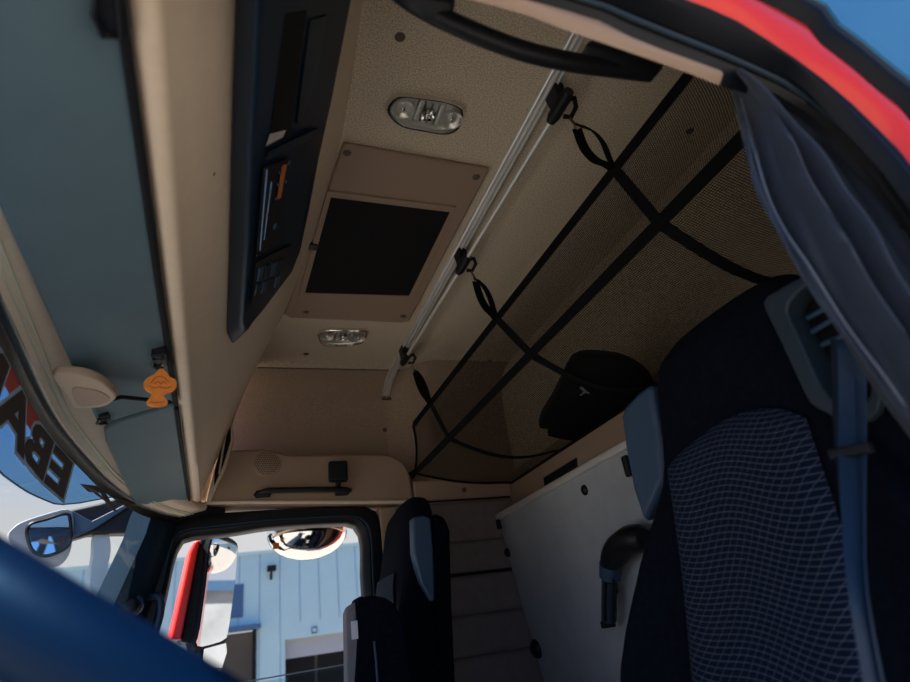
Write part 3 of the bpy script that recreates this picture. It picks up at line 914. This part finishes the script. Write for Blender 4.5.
# kerb mirror above the window
q = ax(308, 532, y=2.62)
tk = thing('kerb_mirror', 'round kerb mirror with amber reflector outside above the passenger window', 'mirror', q)
kx, ky, kz = V((.165, 0, 0)), V((0, .10, -.03)), V((0, .02, .085))
Ls = []
for t_ in frange(-PI / 2 + .12, .35, 9):
    r_k = math.cos(t_); h = math.sin(t_)
    Ls.append([q + kx * r_k * math.cos(a) + ky * r_k * math.sin(a) + kz * h * 1.25 for a in frange(0, 2 * PI, 33)[:-1]])
obj('shell', loft(Ls, cap=True), 'chrome', tk)
rim_p = [q + kx * .96 * math.cos(a) + ky * .96 * math.sin(a) + kz * .42 for a in frange(0, 2 * PI, 33)[:-1]]
obj('rim', tube(rim_p, .010, 8, closed=True), 'black_plastic', tk)
obj('visor_band', tube([q + kx * .86 * math.cos(a) + ky * .9 * math.sin(a) - kz * .30 + V((0, -.012, 0)) for a in frange(PI * 1.05, PI * 1.95, 20)], .010, 8, flat=.6), 'brass', tk)
obj('reflector', obox(ax(276, 546, y=2.545), (.012, 0, 0), (0, .004, 0), (0, 0, .012)), 'amber', tk, bevel=.003, label='amber reflector')
obj('bracket', tube([q + kz * .4, q + V((0, -.10, .16)), V((.31, 2.45, .66))], .02, 8), 'black_plastic', tk)

# front mirror and its arm outside the windscreen corner
tf = thing('front_mirror', 'grey oval front mirror on a dark arm outside the windscreen corner', 'mirror', ax(50, 540, y=2.3))
hs = [(8, 537), (14, 527), (24, 521), (45, 514), (68, 509), (74, 520), (72, 545), (66, 560), (54, 568), (38, 566), (18, 556)]
nf = V((.35, -.93, -.1)).normalized()
cf = ax(45, 540, y=2.3)
H = smooth_loop([up(a, b, cf, nf) for a, b in hs], 3)
c3 = sum(H, V((0, 0, 0))) / len(H)
obj('housing', loft([[p for p in H], [c3 + (p - c3) * 1.0 - nf * .02 for p in H], [c3 + (p - c3) * .8 - nf * .07 for p in H]]), 'grey_housing', tf, bevel=.004)
gs = [(27, 532), (31, 524), (45, 520), (66, 514), (70, 522), (70, 540), (64, 549), (46, 556), (34, 552), (29, 543)]
Gf = smooth_loop([up(a, b, cf + nf * .004, nf) for a, b in gs], 3)
obj('glass', prism(Gf, nf * .003), 'mirror_glass', tf)
obj('glass_rim', tube(Gf, .006, 6, closed=True), 'black_plastic', tf)
am = [(68, 510), (100, 503), (128, 494), (140, 505), (142, 533), (120, 533), (92, 534), (72, 540)]
obj('arm', prism([ax(a, b, y=2.34) for a, b in am], (-.03, .06, 0)), 'black_plastic', tf, bevel=.01)
st_ = [(72, 510), (92, 521), (128, 503), (130, 506), (94, 529), (72, 538)]
obj('brace', prism([ax(a, b, y=2.325) for a, b in st_], (-.01, .02, 0)), 'grey_vinyl', tf, bevel=.003, label='lighter grey Y-shaped brace')
ol = [(95, 535), (108, 534), (111, 550), (106, 575), (99, 600), (92, 600), (90, 580), (93, 555)]
tag(obj('air_deflector', prism(smooth_loop(pts(ol, y=2.36), 3), (-.01, .012, 0)), 'fin_film', bevel=.002), 'pale upright air deflector fin outside the windscreen corner', 'deflector')

# ------------------------------------------------------------------ seats
def seat(S, y0, X0):
    Z0, SL = .45, .20     # crown of the backrest and its rake
    def sp(y, z, d=0):
        n = V((-1, 0, SL)).normalized()
        return V((X0 + (z - Z0) * SL, y0 + y, z)) + n * d
    # backrest: outline half-widths by height, front bulge, back depth
    tab = [(.462, .07), (.460, .13), (.449, .162), (.42, .175), (.36, .180), (.28, .183), (.20, .192), (.12, .228), (.02, .275), (-.08, .325), (-.20, .335), (-.32, .32), (-.45, .28)]
    rows = []
    for (z, hw) in tab:
        L_ = []
        th_ = .055 if z > .25 else .055 + (.25 - z) * .05
        n = 24
        for k in range(n):
            a = 2 * PI * k / n
            ca, sa = math.cos(a), math.sin(a)
            e = .55
            yy = math.copysign(abs(ca) ** e, ca) * hw
            dd_ = math.copysign(abs(sa) ** e, sa) * th_
            if z > .44: dd_ *= .55
            if sa > 0 and z < .2: dd_ += (.03 + .05 * min(1, (.2 - z) / .3)) * (abs(ca) ** 3)       # side bolsters stand forward
            L_.append(sp(yy, z, dd_ - th_ + .0))
        rows.append(L_)
    o = obj('backrest', loft(rows), 'velour', S, sub=1)
    return sp
td = thing('driver_seat', 'dark driver seat with wavy pattern and shoulder belt beside the open door', 'seat', (.65, .66, FZ))
spd = seat(td, .70, .78)
tp = thing('passenger_seat', 'dark passenger seat with grey headrest flank in front of the ribbed wall', 'seat', (.62, 2.06, FZ))
spp = seat(tp, 2.07, .572)
for (tt, sp_, y0) in ((td, spd, .665), (tp, spp, 2.07)):
    # cushion and pedestal below
    obj('cushion', obox((.42, y0, -.52), (.25, 0, .02), (0, .24, 0), (0, 0, .07)), 'velour', tt, bevel=.05, seg=4)
    obj('pedestal', obox((.46, y0, -.80), (.18, 0, 0), (0, .17, 0), (0, 0, .20)), 'black_plastic', tt, bevel=.02)
# patterned insert of the driver's backrest
SN = V((-1, 0, .20)).normalized()
def useat(px, py, d=.0):
    return up(px, py, V((.78, 0, .45)) + SN * d, SN)
lft = [(667, 470), (672, 500), (682, 575), (690, 660), (700, 760)]
rgt = [(806, 418), (833, 499), (848, 546), (872, 660), (890, 760)]
topc = [(667, 470), (674, 459), (688, 446), (719, 423), (745, 412), (764, 408), (785, 410), (806, 418)]
T_ = resample(smooth_loop([useat(a, b, .004) for a, b in topc], 3, closed=False), 25)
Lr = resample([useat(a, b, .004) for a, b in lft], 25)
Rr = resample([useat(a, b, .004) for a, b in rgt], 25)
rows = []
for i in range(25):
    v = i / 24
    r = []
    for j in range(25):
        u = j / 24
        base = lerp(Lr[i], Rr[i], u) if i else T_[j]
        dome_t = (T_[j] - lerp(Lr[0], Rr[0], u)) * (1 - v) ** 2
        p = lerp(Lr[i], Rr[i], u) + dome_t
        edge = min(u, 1 - u, v * 1.5) 
        p = p + SN * (.0 + .014 * min(1, edge / .08) ** .6)
        r.append(p)
    rows.append(r)
bm, _ = grid(rows, uv=lambda i, j: (rows[i][j].y * -1.0, rows[i][j].z * 1.02))
obj('insert', bm, 'seat_weave', td, normals=False, label='navy insert woven with pale wavy lines')
rowsp = []
for i in range(14):
    z = lerp(.215, -.35, i / 13)
    rowsp.append([spp(lerp(-.15, .15, j / 13) * (1 if i > 1 else .8), z, .006 + .006 * math.sin(PI * j / 13)) for j in range(14)])
bm, _ = grid(rowsp, uv=lambda i, j: (rowsp[i][j].y, rowsp[i][j].z))
obj('insert', bm, 'seat_weave', tp, normals=False, label='navy insert woven with pale wavy lines')
# grey flanks beside the headrests
wg = [(620, 416), (623, 407), (636, 393), (649, 383.5), (660, 440), (664, 480), (643, 524), (632, 490), (624, 449)]
c = V((.80, .90, .3))
Pw = [ax(a, b, x=.80) for a, b in wg]
obj('headrest_flank', prism(Pw, (.07, 0, .0)), 'grey_vinyl', td, bevel=.014, seg=4, label='grey flank of the headrest')
wk = [(413, 517), (424, 515), (431, 518.5), (434, 560), (435, 600), (431, 602), (421, 582), (414, 552)]
Pk = [ax(a, b, y=1.84) for a, b in wk]
obj('headrest_flank', prism(Pk, (0, .05, 0)), 'grey_vinyl', tp, bevel=.008, seg=4, label='grey flank of the headrest')
bk = [(430, 515), (438, 513), (446, 516), (451, 530), (453, 604), (457, 690), (430, 690), (434, 600)]
obj('back_shell', prism([ax(a, b, y=1.90) for a, b in bk], (0, .30, 0)), 'velour', tp, bevel=.02, seg=4)
# sunlit pale trim on the passenger seat edge is left to the light

# belt guide and belt of the driver's seat
def uy(px, py, x=.735): return ax(px, py, x=x)
og = [(768, 303), (778, 294), (800, 281), (817, 276), (860, 280), (885, 330), (885, 410), (855, 425), (834, 414), (817, 405), (806, 385), (786, 342)]
ih = [(793, 311), (799, 299), (818, 285), (856, 290), (876, 330), (876, 395), (856, 408), (838, 398), (826, 384), (805, 338)]
O2, I2 = resample(smooth_loop(pts(og, x=.735), 4) , 40), resample(smooth_loop(pts(ih, x=.735), 4), 40)
bm = loft([O2, [p + V((-.012, 0, 0)) for p in O2], [p + V((-.012, 0, 0)) for p in I2], [p + V((.03, 0, 0)) for p in I2], [p + V((.03, 0, 0)) for p in O2]], cap=False)
gd = obj('belt_guide', bm, 'guide_grey', td, bevel=.004, label='grey shoulder belt guide')
obj('shoulder_pad', prism([ax(a, b, x=.752) for a, b in ((828, 405), (870, 395), (950, 395), (960, 560), (870, 560), (845, 480))], (.10, 0, 0)), 'velour', td, bevel=.02)
obj('guide_well', prism([p + V((.028, 0, 0)) for p in I2], (.01, 0, 0)), 'matte_black', gd)
for k, (a, b) in enumerate((((808, 318), (832, 305)), ((812, 332), (836, 318)), ((822, 345), (846, 335)))):
    obj('guide_bar', tube([ax(*a, x=.75), ax(*b, x=.742)], .004, 8), 'grey_vinyl', gd)
bl = [(832, 338), (834, 400), (837, 455), (846, 530), (858, 600), (872, 668), (878, 700)]
br = [(866, 345), (867, 400), (867, 450), (866, 530), (868, 590), (880, 668), (888, 700)]
dB = lambda b: .05 + .09 * max(0, min(1, (b - 420) / 160))
Lb2 = resample(smooth_loop([useat(a, b, dB(b)) for a, b in bl], 3, closed=False), 24)
Rb2 = resample(smooth_loop([useat(a, b, dB(b) + .004) for a, b in br], 3, closed=False), 24)
rows = []
for i, (a, b) in enumerate(zip(Lb2, Rb2)):
    fold = .012 * i / 24
    rows.append([a, lerp(a, b, .3) + V((-.004 - fold, 0, 0)), lerp(a, b, .62) + V((.003 + fold * .3, 0, 0)), b])
bm, _ = grid(rows)
sb = obj('seat_belt', bm, 'belt', td, normals=False, label='blue-grey webbing belt')
s_ = sb.modifiers.new('solid', 'SOLIDIFY'); s_.thickness = .002
a, b = useat(831, 455, dB(455) + .006), useat(871, 447, dB(450) + .008)
obj('belt_stop', obox((a + b) / 2, (b - a) / 2, (.005, 0, 0), (0, 0, .006)), 'black_plastic', sb, bevel=.002)

# folded armrest in front of the passenger seat
ta = thing('armrest_cushion', 'upright black padded armrest with grey face and white tag before the passenger seat', 'armrest', ax(375, 690, y=1.66))
side = [(357, 600), (364, 596.5), (374, 595.5), (388, 599), (398, 610), (405, 632), (409, 665), (411, 700), (358, 700), (357, 640)]
Ps = smooth_loop([ax(a, b, y=1.66) for a, b in side], 3)
obj('pad', prism(Ps, (0, .08, 0)), 'velour', ta, bevel=.014, seg=4)
fc = [(345.5, 612), (348, 606), (356, 601), (358, 640), (358.5, 700), (347, 700)]
a0 = [ax(a, b, y=1.66) for a, b in fc]
obj('face', loft([[V((p.x, 1.662, p.z)) for p in a0], [V((p.x + .006, 1.735, p.z)) for p in a0]]), 'grey_cloth', ta, bevel=.006, label='grey cloth face')
obj('tag', obox(ax(354.5, 630, y=1.66), (.008, 0, 0), (0, .003, 0), (0, 0, .021)), 'white_mark', ta, smooth=False, label='white tag')
obj('line_tube', tube([ax(374, 641, y=1.658), ax(376, 660, y=1.658), ax(379, 700, y=1.658)], .003, 6), 'grey_vinyl', ta)  # pale tube drawn as the highlight line down the pad

# folded upper bunk
BP, BNn = V((1.066, 2.3, .43)), V((1, 0, .118)).normalized()
def ub(px, py, d=0): return up(px, py, BP - BNn * d, BNn)
tb = thing('folded_bunk', 'pale folded bunk board with silver top edge leaning on the rear wall', 'bunk', (1.13, 1.4, -.2))
tl = ub(498, 521); bl_ = ub(541, 676)
dz_ = V((-.118, 0, 1)).normalized()
def bp(y, s): return V((1.066, y, .43)) - dz_ * s
s_b = .80
P = [bp(2.30, .01), bp(2.30, .14), bp(2.295, .40), bp(2.285, s_b), bp(.45, s_b), bp(.45, .01)]
obj('board', prism(P, BNn * .03), 'bunk_cloth', tb, bevel=.01)
obj('top_edge', obox((1.076, 1.375, .428), (.016, 0, 0), (0, .93, 0), (-.0, 0, .013)), 'aluminium', tb, bevel=.006, label='silver top edge')
for (q_, r, h) in ((ub(585, 490), .017, .010), (bp(2.285, .145), .018, .016)):
    obj('stud', dome(q_ - BNn * .001, -BNn, r, h), 'black_plastic', tb, label='black stud')
obj('stud', dome(bp(2.265, .50) - BNn * .001, -BNn, .034, .022), 'black_plastic', tb, label='black stud')
obj('stud', obox(bp(2.29, .03), (.012, 0, 0), (0, .012, 0), (0, 0, .02)), 'black_plastic', tb, bevel=.004, label='black stud')
obj('strap_end', obox(ub(627, 466, .01), (.008, 0, 0), (0, .012, 0), (0, 0, .03)), 'black_plastic', tb, bevel=.006)
# torch-like lamp clipped to the board
q = ub(610, 575, .05)
tl_ = thing('reading_lamp', 'black bulbous lamp with collar and slim stem on the folded bunk', 'lamp', q)
cl_ = [(609, 620), (609, 600), (609.5, 580)]
obj('stem', tube([ub(a, b, .05) for a, b in cl_], .022, 12), 'belt', tl_)
for k in (-1, 1):
    obj('stem_rib', tube([ub(a + 4 * k, b, .072) for a, b in cl_], .004, 6), 'black_plastic', tl_)
obj('collar', tube([ub(610, 577, .05), ub(611, 564, .05)], [.031, .033], 14), 'grey_vinyl', tl_)
hd = [(611, 563), (614, 556), (619, 549), (626, 543), (634, 539), (644, 538)]
obj('head', tube(smooth_loop([ub(a, b, .05) for a, b in hd], 3, closed=False), [.030, .033, .035, .037, .038, .039, .040, .040, .040, .040, .040, .040, .039, .038, .034, .025], 14), 'black_plastic', tl_)
obj('foot', obox(ub(608, 624, .05), (.014, 0, 0), (0, .02, 0), (0, 0, .010)), 'black_plastic', tl_, bevel=.003)
obj('clip', obox(ub(610, 590, .026), (.018, 0, 0), (0, .012, 0), (0, 0, .012)), 'black_plastic', tl_)

# ------------------------------------------------------------------ driver's doorway: trim, seals, body, curtain, grab handle
def ext(P, a, b):
    """continue a pixel-derived edge to the front (a) and down behind the seat (b)"""
    return [V(a)] + P + [V(q_) for q_ in b]
def path(L, y, fwd, dn):
    P = pts(L, y=y)
    return resample(smooth_loop([V((fwd[0], y, fwd[1]))] + P + [V((d[0], y, d[1])) for d in dn], 4, closed=False), 60)
def band(A, Bp, ya, yb, bulge, name, m, parent=None, k=7):
    rows = []
    for a, b in zip(A, Bp):
        rows.append([lerp(a, b, t_) + V((0, -bulge * math.sin(PI * t_), 0)) for t_ in frange(0, 1, k)])
    return struct(name, grid(rows)[0], m, parent, normals=False, angle=70)
dn = [(.70, .0), (.72, -.5), (.72, -1.0)]
e_bl = path([(473, 0), (571, 32), (640, 56), (699, 77), (735, 92), (758, 96), (800, 118), (850, 165), (910, 240)], .315, (-.15, .52), dn)
e_bu = path([(529, 0), (600, 21), (640, 41), (720, 70), (740, 80), (766, 89), (806, 112), (856, 158), (910, 229)], .305, (-.15, .56), dn)
e_s1 = path([(566, 0), (600, 10), (640, 24), (735, 64), (768, 80), (808, 107), (860, 153), (910, 221)], .300, (-.15, .575), dn)
e_s2 = path([(620, 0), (680, 18), (740, 45), (800, 85), (860, 148), (910, 208)], .285, (-.15, .60), dn)
e_rl = path([(678, 0), (744, 30), (818, 80), (860, 113), (886, 139), (910, 166)], .275, (-.15, .63), [(.74, .0), (.76, -.5), (.76, -1)])
e_ru = path([(759, 0), (806, 33), (848, 65), (880, 93), (910, 121)], .262, (-.15, .74), [(.80, .0), (.80, -.5), (.80, -1)])
def outward(P, d, y):
    out = []
    for i, p in enumerate(P):
        t_ = (P[min(len(P) - 1, i + 1)] - P[max(0, i - 1)]); n_ = V((-t_.z, 0, t_.x)).normalized()
        out.append(V((p.x + n_.x * d, y, p.z + n_.z * d)))
    return out
e_o1, e_o2, e_o3 = outward(e_ru, .024, .252), outward(e_ru, .034, .246), outward(e_ru, .32, .215)
e_ba, e_bb = e_bl, e_bu
kb = [i for i, p in enumerate(e_bl) if p.z > .3 and p.x < ax(742, 92, y=.315).x][-1] + 1
band(e_bl[:kb], e_bu[:kb], 0, 0, .004, 'trim_17', 'brown_plastic')
band(e_bl[kb - 1:], e_bu[kb - 1:], 0, 0, .004, 'trim_24', 'rubber')
band(e_bu, e_s1, 0, 0, .006, 'trim_18', 'black_plastic')
band(e_s1, e_s2, 0, 0, .022, 'trim_19', 'rubber')
band(e_s2, e_rl, 0, 0, .010, 'trim_20', 'rubber')
band(e_rl, e_ru, 0, 0, .010, 'wall_outside', 'red_paint')
band(e_ru, e_o1, 0, 0, .010, 'trim_21', 'rubber')
tube_p = [lerp(a, b, .5) + V((0, -.010, 0)) for a, b in zip(e_bu, e_s1)]
struct('trim_22', tube(tube_p, .003, 6), 'guide_grey')  # paler grey tube, a painted highlight along the seal ridge
band(e_o1, e_o2, 0, 0, .006, 'trim_23', 'dark_blue')
struct('trim_28', tube([p + V((0, -.004, 0)) for p in outward(e_ru, .030, .248)], .0035, 6), 'blue_tint')  # blue tube added as the highlight on the black outer band
band(e_o2, e_o3, 0, 0, .05, 'trim_25', 'blue_tint', k=12)
# inner return of the doorway trim and the side wall above the door
bm = grid([[V((x, .302, .56)) if t_ == 0 else V((x, .225, .84)) for x in frange(-.15, 1.22, 4)] for t_ in (0, 1)])[0]
struct('wall_left', bm, 'headliner', normals=False)
struct('wall_left_outer', grid([[V((x, y, z)) for x in frange(-.2, 1.25, 6)] for y, z in ((.288, .585), (.212, .84), (.206, 1.10))])[0], 'red_paint', normals=False)
# door pillar behind the seat
struct('wall_corner', box((.80, .30, -1.0), (1.24, .345, .60)), 'console_black', bevel=.01)
# outer shell: roof, rear, far side
struct('roof', loft([[V((x, y, z)) for y, z in ((.20, .80), (.21, 1.05), (.26, 1.15), (2.40, 1.15), (2.52, 1.10), (2.56, .8), (2.54, .82), (2.50, 1.08), (2.38, 1.13), (.28, 1.13), (.23, 1.04), (.222, .80))] for x in (-.25, 1.25)]), 'red_paint', bevel=.004)
struct('wall_rear_outer', box((1.22, .26, -1.1), (1.25, 2.54, 1.12)), 'red_paint')
struct('wall_front_outer', grid([[V((wx(y) - .03, y, z)) for y in ysw] for z in (.51, .8, 1.14)])[0], 'clad_dark', normals=False)
struct('wall_right_outer', box((.56, 2.54, -1.1), (1.25, 2.58, .85)), 'red_paint')

# grab handle over the driver's door
tg = thing('grab_rail', 'long black grab handle across the top above the driver doorway', 'grab handle', ax(520, 55, y=.45))
hp = [(380, -24), (404, -4), (430, 12), (470, 31), (520, 50), (570, 62), (620, 69), (650, 73)]
Hc = [ax(a, b, y=.42 + .0) for a, b in hp]
Hc = smooth_loop(Hc, 4, closed=False)
obj('grip', tube(Hc, .0125, 12), 'black_plastic', tg)
w1 = [(575, 66), (612, 42), (640, 54), (662, 70), (655, 80), (620, 79)]
obj('rear_foot', prism([ax(a, b, y=.425) for a, b in w1], (0, -.03, .01)), 'black_plastic', tg, bevel=.008)
w2 = [(370, -30), (430, -20), (440, 8), (452, 28), (425, 24), (395, 5)]
obj('front_foot', prism([ax(a, b, y=.425) for a, b in w2], (0, -.03, .01)), 'black_plastic', tg, bevel=.008)

# curtain gathered at the rear edge of the doorway
tcur = thing('curtain', 'dark blue gathered curtain hanging at the rear edge of the driver doorway', 'curtain', ax(740, 85, y=.35))
cl1 = [(727, 70), (737, 120), (746, 185), (768, 240), (795, 285), (830, 335), (868, 388), (912, 445), (960, 510)]
cr1 = [(741, 67), (760, 84), (788, 116), (818, 158), (848, 203), (878, 252), (905, 297), (940, 360), (985, 430)]
A = resample(smooth_loop(pts(cl1, y=.345), 4, closed=False), 50)
Bc = resample(smooth_loop(pts(cr1, y=.285), 4, closed=False), 50)
rows = []
for i, (a, b) in enumerate(zip(A, Bc)):
    v = i / 49; r = []
    for j in range(33):
        u = j / 32
        w = .25 + .75 * min(1, v * 3)
        f_ = (.017 * math.sin(u * 2 * PI * 1.9 + .6 + v * .8) + .006 * math.sin(u * 2 * PI * 5 + v * 4) + .0022 * math.sin(u * 31 + v * 27)) * w
        r.append(lerp(a, b, u) + V((-f_ * .55, -f_ * .9, 0)))
    rows.append(r)
bm, _ = grid(rows)
cu = obj('cloth', bm, 'curtain', tcur, normals=False, angle=90)
sm = cu.modifiers.new('solid', 'SOLIDIFY'); sm.thickness = .002
obj('hem_stitching', tube([r[5] + V((-.004, -.005, 0)) for r in rows[6:]], .0011, 5), 'thread', tcur)
# darker hanging layer behind
cl2 = [(752, 86), (790, 120), (825, 168), (860, 222), (895, 275), (930, 330)]
cr2 = [(775, 92), (830, 140), (870, 190), (905, 240), (940, 290), (980, 350)]
A = resample(smooth_loop(pts(cl2, y=.345), 4, closed=False), 30); Bc = resample(smooth_loop(pts(cr2, y=.325), 4, closed=False), 30)
rows = [[lerp(a, b, j / 12) + V((0, -.008 * math.sin(j / 12 * PI * 3), 0)) for j in range(13)] for a, b in zip(A, Bc)]
obj('back_layer', grid(rows)[0], 'curtain', tcur, normals=False, angle=90)

# ------------------------------------------------------------------ steering wheel
A1, A2, A3 = ax(-40, 545, y=.40), ax(115, 628, y=.58), ax(240, 715, y=.80)
tw = thing('steering_wheel', 'dark blue steering wheel rim close to the open driver doorway', 'steering wheel', (.02, .62, -.2))
# circle through three points
def circum(a, b, c):
    ab, ac = b - a, c - a; n = ab.cross(ac)
    o = a + (n.cross(ab) * ac.length_squared + ac.cross(n) * ab.length_squared) / (2 * n.length_squared)
    return o, n.normalized()
WC = V((-.02, .60, -.01)); nW = V((-.574, 0, -.819))
rW = .23
xw, yw = frame(nW)
obj('rim', tube([WC + xw * rW * math.cos(a) + yw * rW * math.sin(a) for a in frange(0, 2 * PI, 65)[:-1]], .026, 14, closed=True), 'wheel_leather', tw)
nw = nW.normalized()
Ls = []
for s, h in ((1, .0), (1, .03), (.8, .05), (.4, .06)):
    Ls.append([WC - nw * (h - .05) + xw * .115 * s * math.cos(a) + yw * .10 * s * math.sin(a) for a in frange(0, 2 * PI, 29)[:-1]])
obj('hub', loft(Ls), 'black_plastic', tw)
for a in (0.1, PI - .1, -PI / 2 - .5, -PI / 2 + .5):
    d_ = xw * math.cos(a) + yw * math.sin(a)
    obj('spoke', tube([WC + nw * .03 + d_ * .09, WC + nw * .015 + d_ * .17, WC + d_ * .235], [.022, .018, .016], 8), 'black_plastic', tw)
obj('column', tube([WC + nw * .06, V((-.20, .62, -.45))], .05, 12), 'black_plastic', tw)
Xb, Yb = V((-nw.z, 0, nw.x)), V((0, 1, 0))
if Xb.x > 0: Xb = -Xb
bmp = obox(WC + nw * .17 + Xb * .03, Xb * .17, Yb * .19, nw * .09)
struct('trim_26', bmp, 'dark_blue', bevel=.05, seg=5)

# ------------------------------------------------------------------ outside
struct('ground', box((-80, -60, GZ - .2), (80, 80, GZ)), 'asphalt')
YB = 20.0
def yb(px, py): return ax(px, py, y=YB)
twh = thing('warehouse', 'pale blue clad warehouse with dark doorways across the yard', 'building', (0, YB, GZ))
zt_ = yb(300, 551).z
def flat(L): return [yb(a, b) for a, b in L]
oL, oR = yb(285, 640), yb(350, 632)
dL0, dR0 = yb(222, 632), yb(257, 631)
zo = oL.z; xo0, xo1 = oL.x, yb(420, 620).x
xd0, xd1, zd = dL0.x, dR0.x, (dL0.z + dR0.z) / 2
bm = BM()
def wallbox(x0, x1, z0, z1): box((x0, YB, z0), (x1, YB + .3, z1), bm)
wallbox(-26, xd0, GZ, zt_); wallbox(xd0, xd1, zd, zt_); wallbox(xd1, xo0, GZ, zt_); wallbox(xo0, xo1, zo, zt_); wallbox(xo1, 30, GZ, zt_)
obj('cladding', bm, 'clad', twh, smooth=False)
xs = [yb(px, 600).x for px in (256, 280, 300, 320, 341)]
stp = xs[2] - xs[1]
for k in range(-14, 18):
    x = xs[1] + stp * k
    if xo0 < x < xo1 or xd0 < x < xd1: z0 = max(zo, zd) + .05
    else: z0 = GZ
    obj('panel_joint', box((x - .012, YB - .012, z0), (x + .012, YB + .01, zt_)), 'joint', twh, smooth=False)
obj('roof_edge', box((-26, YB - .06, zt_), (30, YB + .4, zt_ + .10)), 'clad', twh, smooth=False)
obj('side_cladding', box((-26, YB + .3, GZ), (-25.7, YB + 12, zt_)), 'clad', twh, smooth=False)
obj('roller_door', box((xo0, YB + .9, GZ), (xo1, YB + 1.0, zo)), 'shutter', twh, smooth=False)
obj('lintel_panel', box((xo0, YB + .25, zo - .5), (xo1, YB + .3, zo)), 'soffit', twh, smooth=False)
a_, b_ = yb(318, 654), yb(343, 690)
obj('door_leaf', box((a_.x - 1.9, YB + .82, GZ), (a_.x + .0, YB + .9, a_.z + .0)), 'matte_black', twh, smooth=False)
obj('door_leaf', box((a_.x + .1, YB + .82, GZ), (a_.x + .95, YB + .9, a_.z + .0)), 'matte_black', twh, smooth=False)
obj('doorway', box((xd0, YB + .7, GZ), (xd1, YB + .8, zd)), 'shutter', twh, smooth=False)
obj('canopy', box((xd0 - .1, YB - .5, zd), (xd1 + .08, YB, zd + .12)), 'clad_dark', twh, smooth=False)
obj('door_post', box((xd1 - .12, YB - .05, GZ), (xd1 - .02, YB + .1, zd)), 'matte_black', twh, smooth=False)
a_, b_ = yb(225, 586), yb(243, 617)
obj('window', box((a_.x, YB - .03, b_.z), (b_.x, YB + .1, a_.z)), 'clad_dark', twh, smooth=False)
a_, b_ = yb(311.5, 627), yb(317, 633)
sg = obj('sign', box((a_.x, YB - .04, b_.z), (b_.x, YB, a_.z)), 'clad_dark', twh, smooth=False)
m_ = (a_ + b_) / 2
obj('sign_face', box((m_.x - .05, YB - .05, m_.z - .05), (m_.x + .05, YB - .04, m_.z + .05)), 'fin', sg, smooth=False)
q = yb(271, 569)
fl = obj('floodlight', box((q.x - .13, YB - .35, q.z - .09), (q.x + .13, YB - .10, q.z + .07)), 'matte_black', twh, bevel=.02)
obj('bracket', tube([q + V((0, -.02, -.30)), q + V((0, -.20, -.04))], .035, 8), 'matte_black', fl)
# yard buildings behind the truck, seen in the door mirror
ty = thing('yard_store', 'grey block building behind the truck, seen in the door mirror', 'building', (30, -2, GZ))
obj('wall', box((26, -9, GZ), (44, 4, .9)), 'yard_wall', ty, smooth=False)
obj('roof', box((25.7, -9.3, .9), (44.3, 4.3, 1.3)), 'clad_dark', ty, smooth=False)

# ------------------------------------------------------------------ light
w = bpy.data.worlds.new('World')
scn.world = w
w.use_nodes = True
nt = w.node_tree
nt.nodes.clear()
N = nt.nodes.new
o = N('ShaderNodeOutputWorld'); bg = N('ShaderNodeBackground')
tcw = N('ShaderNodeTexCoord'); sp = N('ShaderNodeSeparateXYZ')
nt.links.new(tcw.outputs['Generated'], sp.inputs[0])
rz = N('ShaderNodeValToRGB')
e = rz.color_ramp.elements
e[0].position = .0; e[0].color = (.585, .58, .57, 1)
e[1].position = .75; e[1].color = (.10, .24, .60, 1)
n1 = e.new(.22); n1.color = (.56, .565, .575, 1)
n2 = e.new(.42); n2.color = (.26, .46, .82, 1)
nt.links.new(sp.outputs['Z'], rz.inputs['Fac'])
# unseen sky on the driver side made bluer, to tint the seats
my = N('ShaderNodeMapRange'); my.inputs['From Min'].default_value = .1; my.inputs['From Max'].default_value = -.6
nt.links.new(sp.outputs['Y'], my.inputs['Value'])
mixw = N('ShaderNodeMix'); mixw.data_type = 'RGBA'
mixw.inputs[7].default_value = (.14, .36, .85, 1)
nt.links.new(my.outputs[0], mixw.inputs[0])
nt.links.new(rz.outputs['Color'], mixw.inputs[6])
nt.links.new(mixw.outputs[2], bg.inputs['Color'])
bg.inputs['Strength'].default_value = 1.0
nt.links.new(bg.outputs[0], o.inputs['Surface'])

sun = bpy.data.lights.new('sun', 'SUN'); sun.energy = 11.0; sun.angle = .01; sun.color = (1, .92, .80)
so = bpy.data.objects.new('sun', sun); COL.objects.link(so)
sd_ = V((-.52, -.02, .85)).normalized()      # towards the sun
so.rotation_euler = sd_.to_track_quat('Z', 'Y').to_euler()

scn.view_settings.view_transform = 'Standard'
scn.view_settings.look = 'None'
scn.view_settings.exposure = 0.25
scn.view_settings.gamma = 1
scn.view_settings.use_curve_mapping = False
scn.cycles.use_denoising = True
scn.cycles.max_bounces = 8
scn.cycles.diffuse_bounces = 5
scn.cycles.transparent_max_bounces = 16
scn.cycles.caustics_reflective = False
scn.cycles.caustics_refractive = False
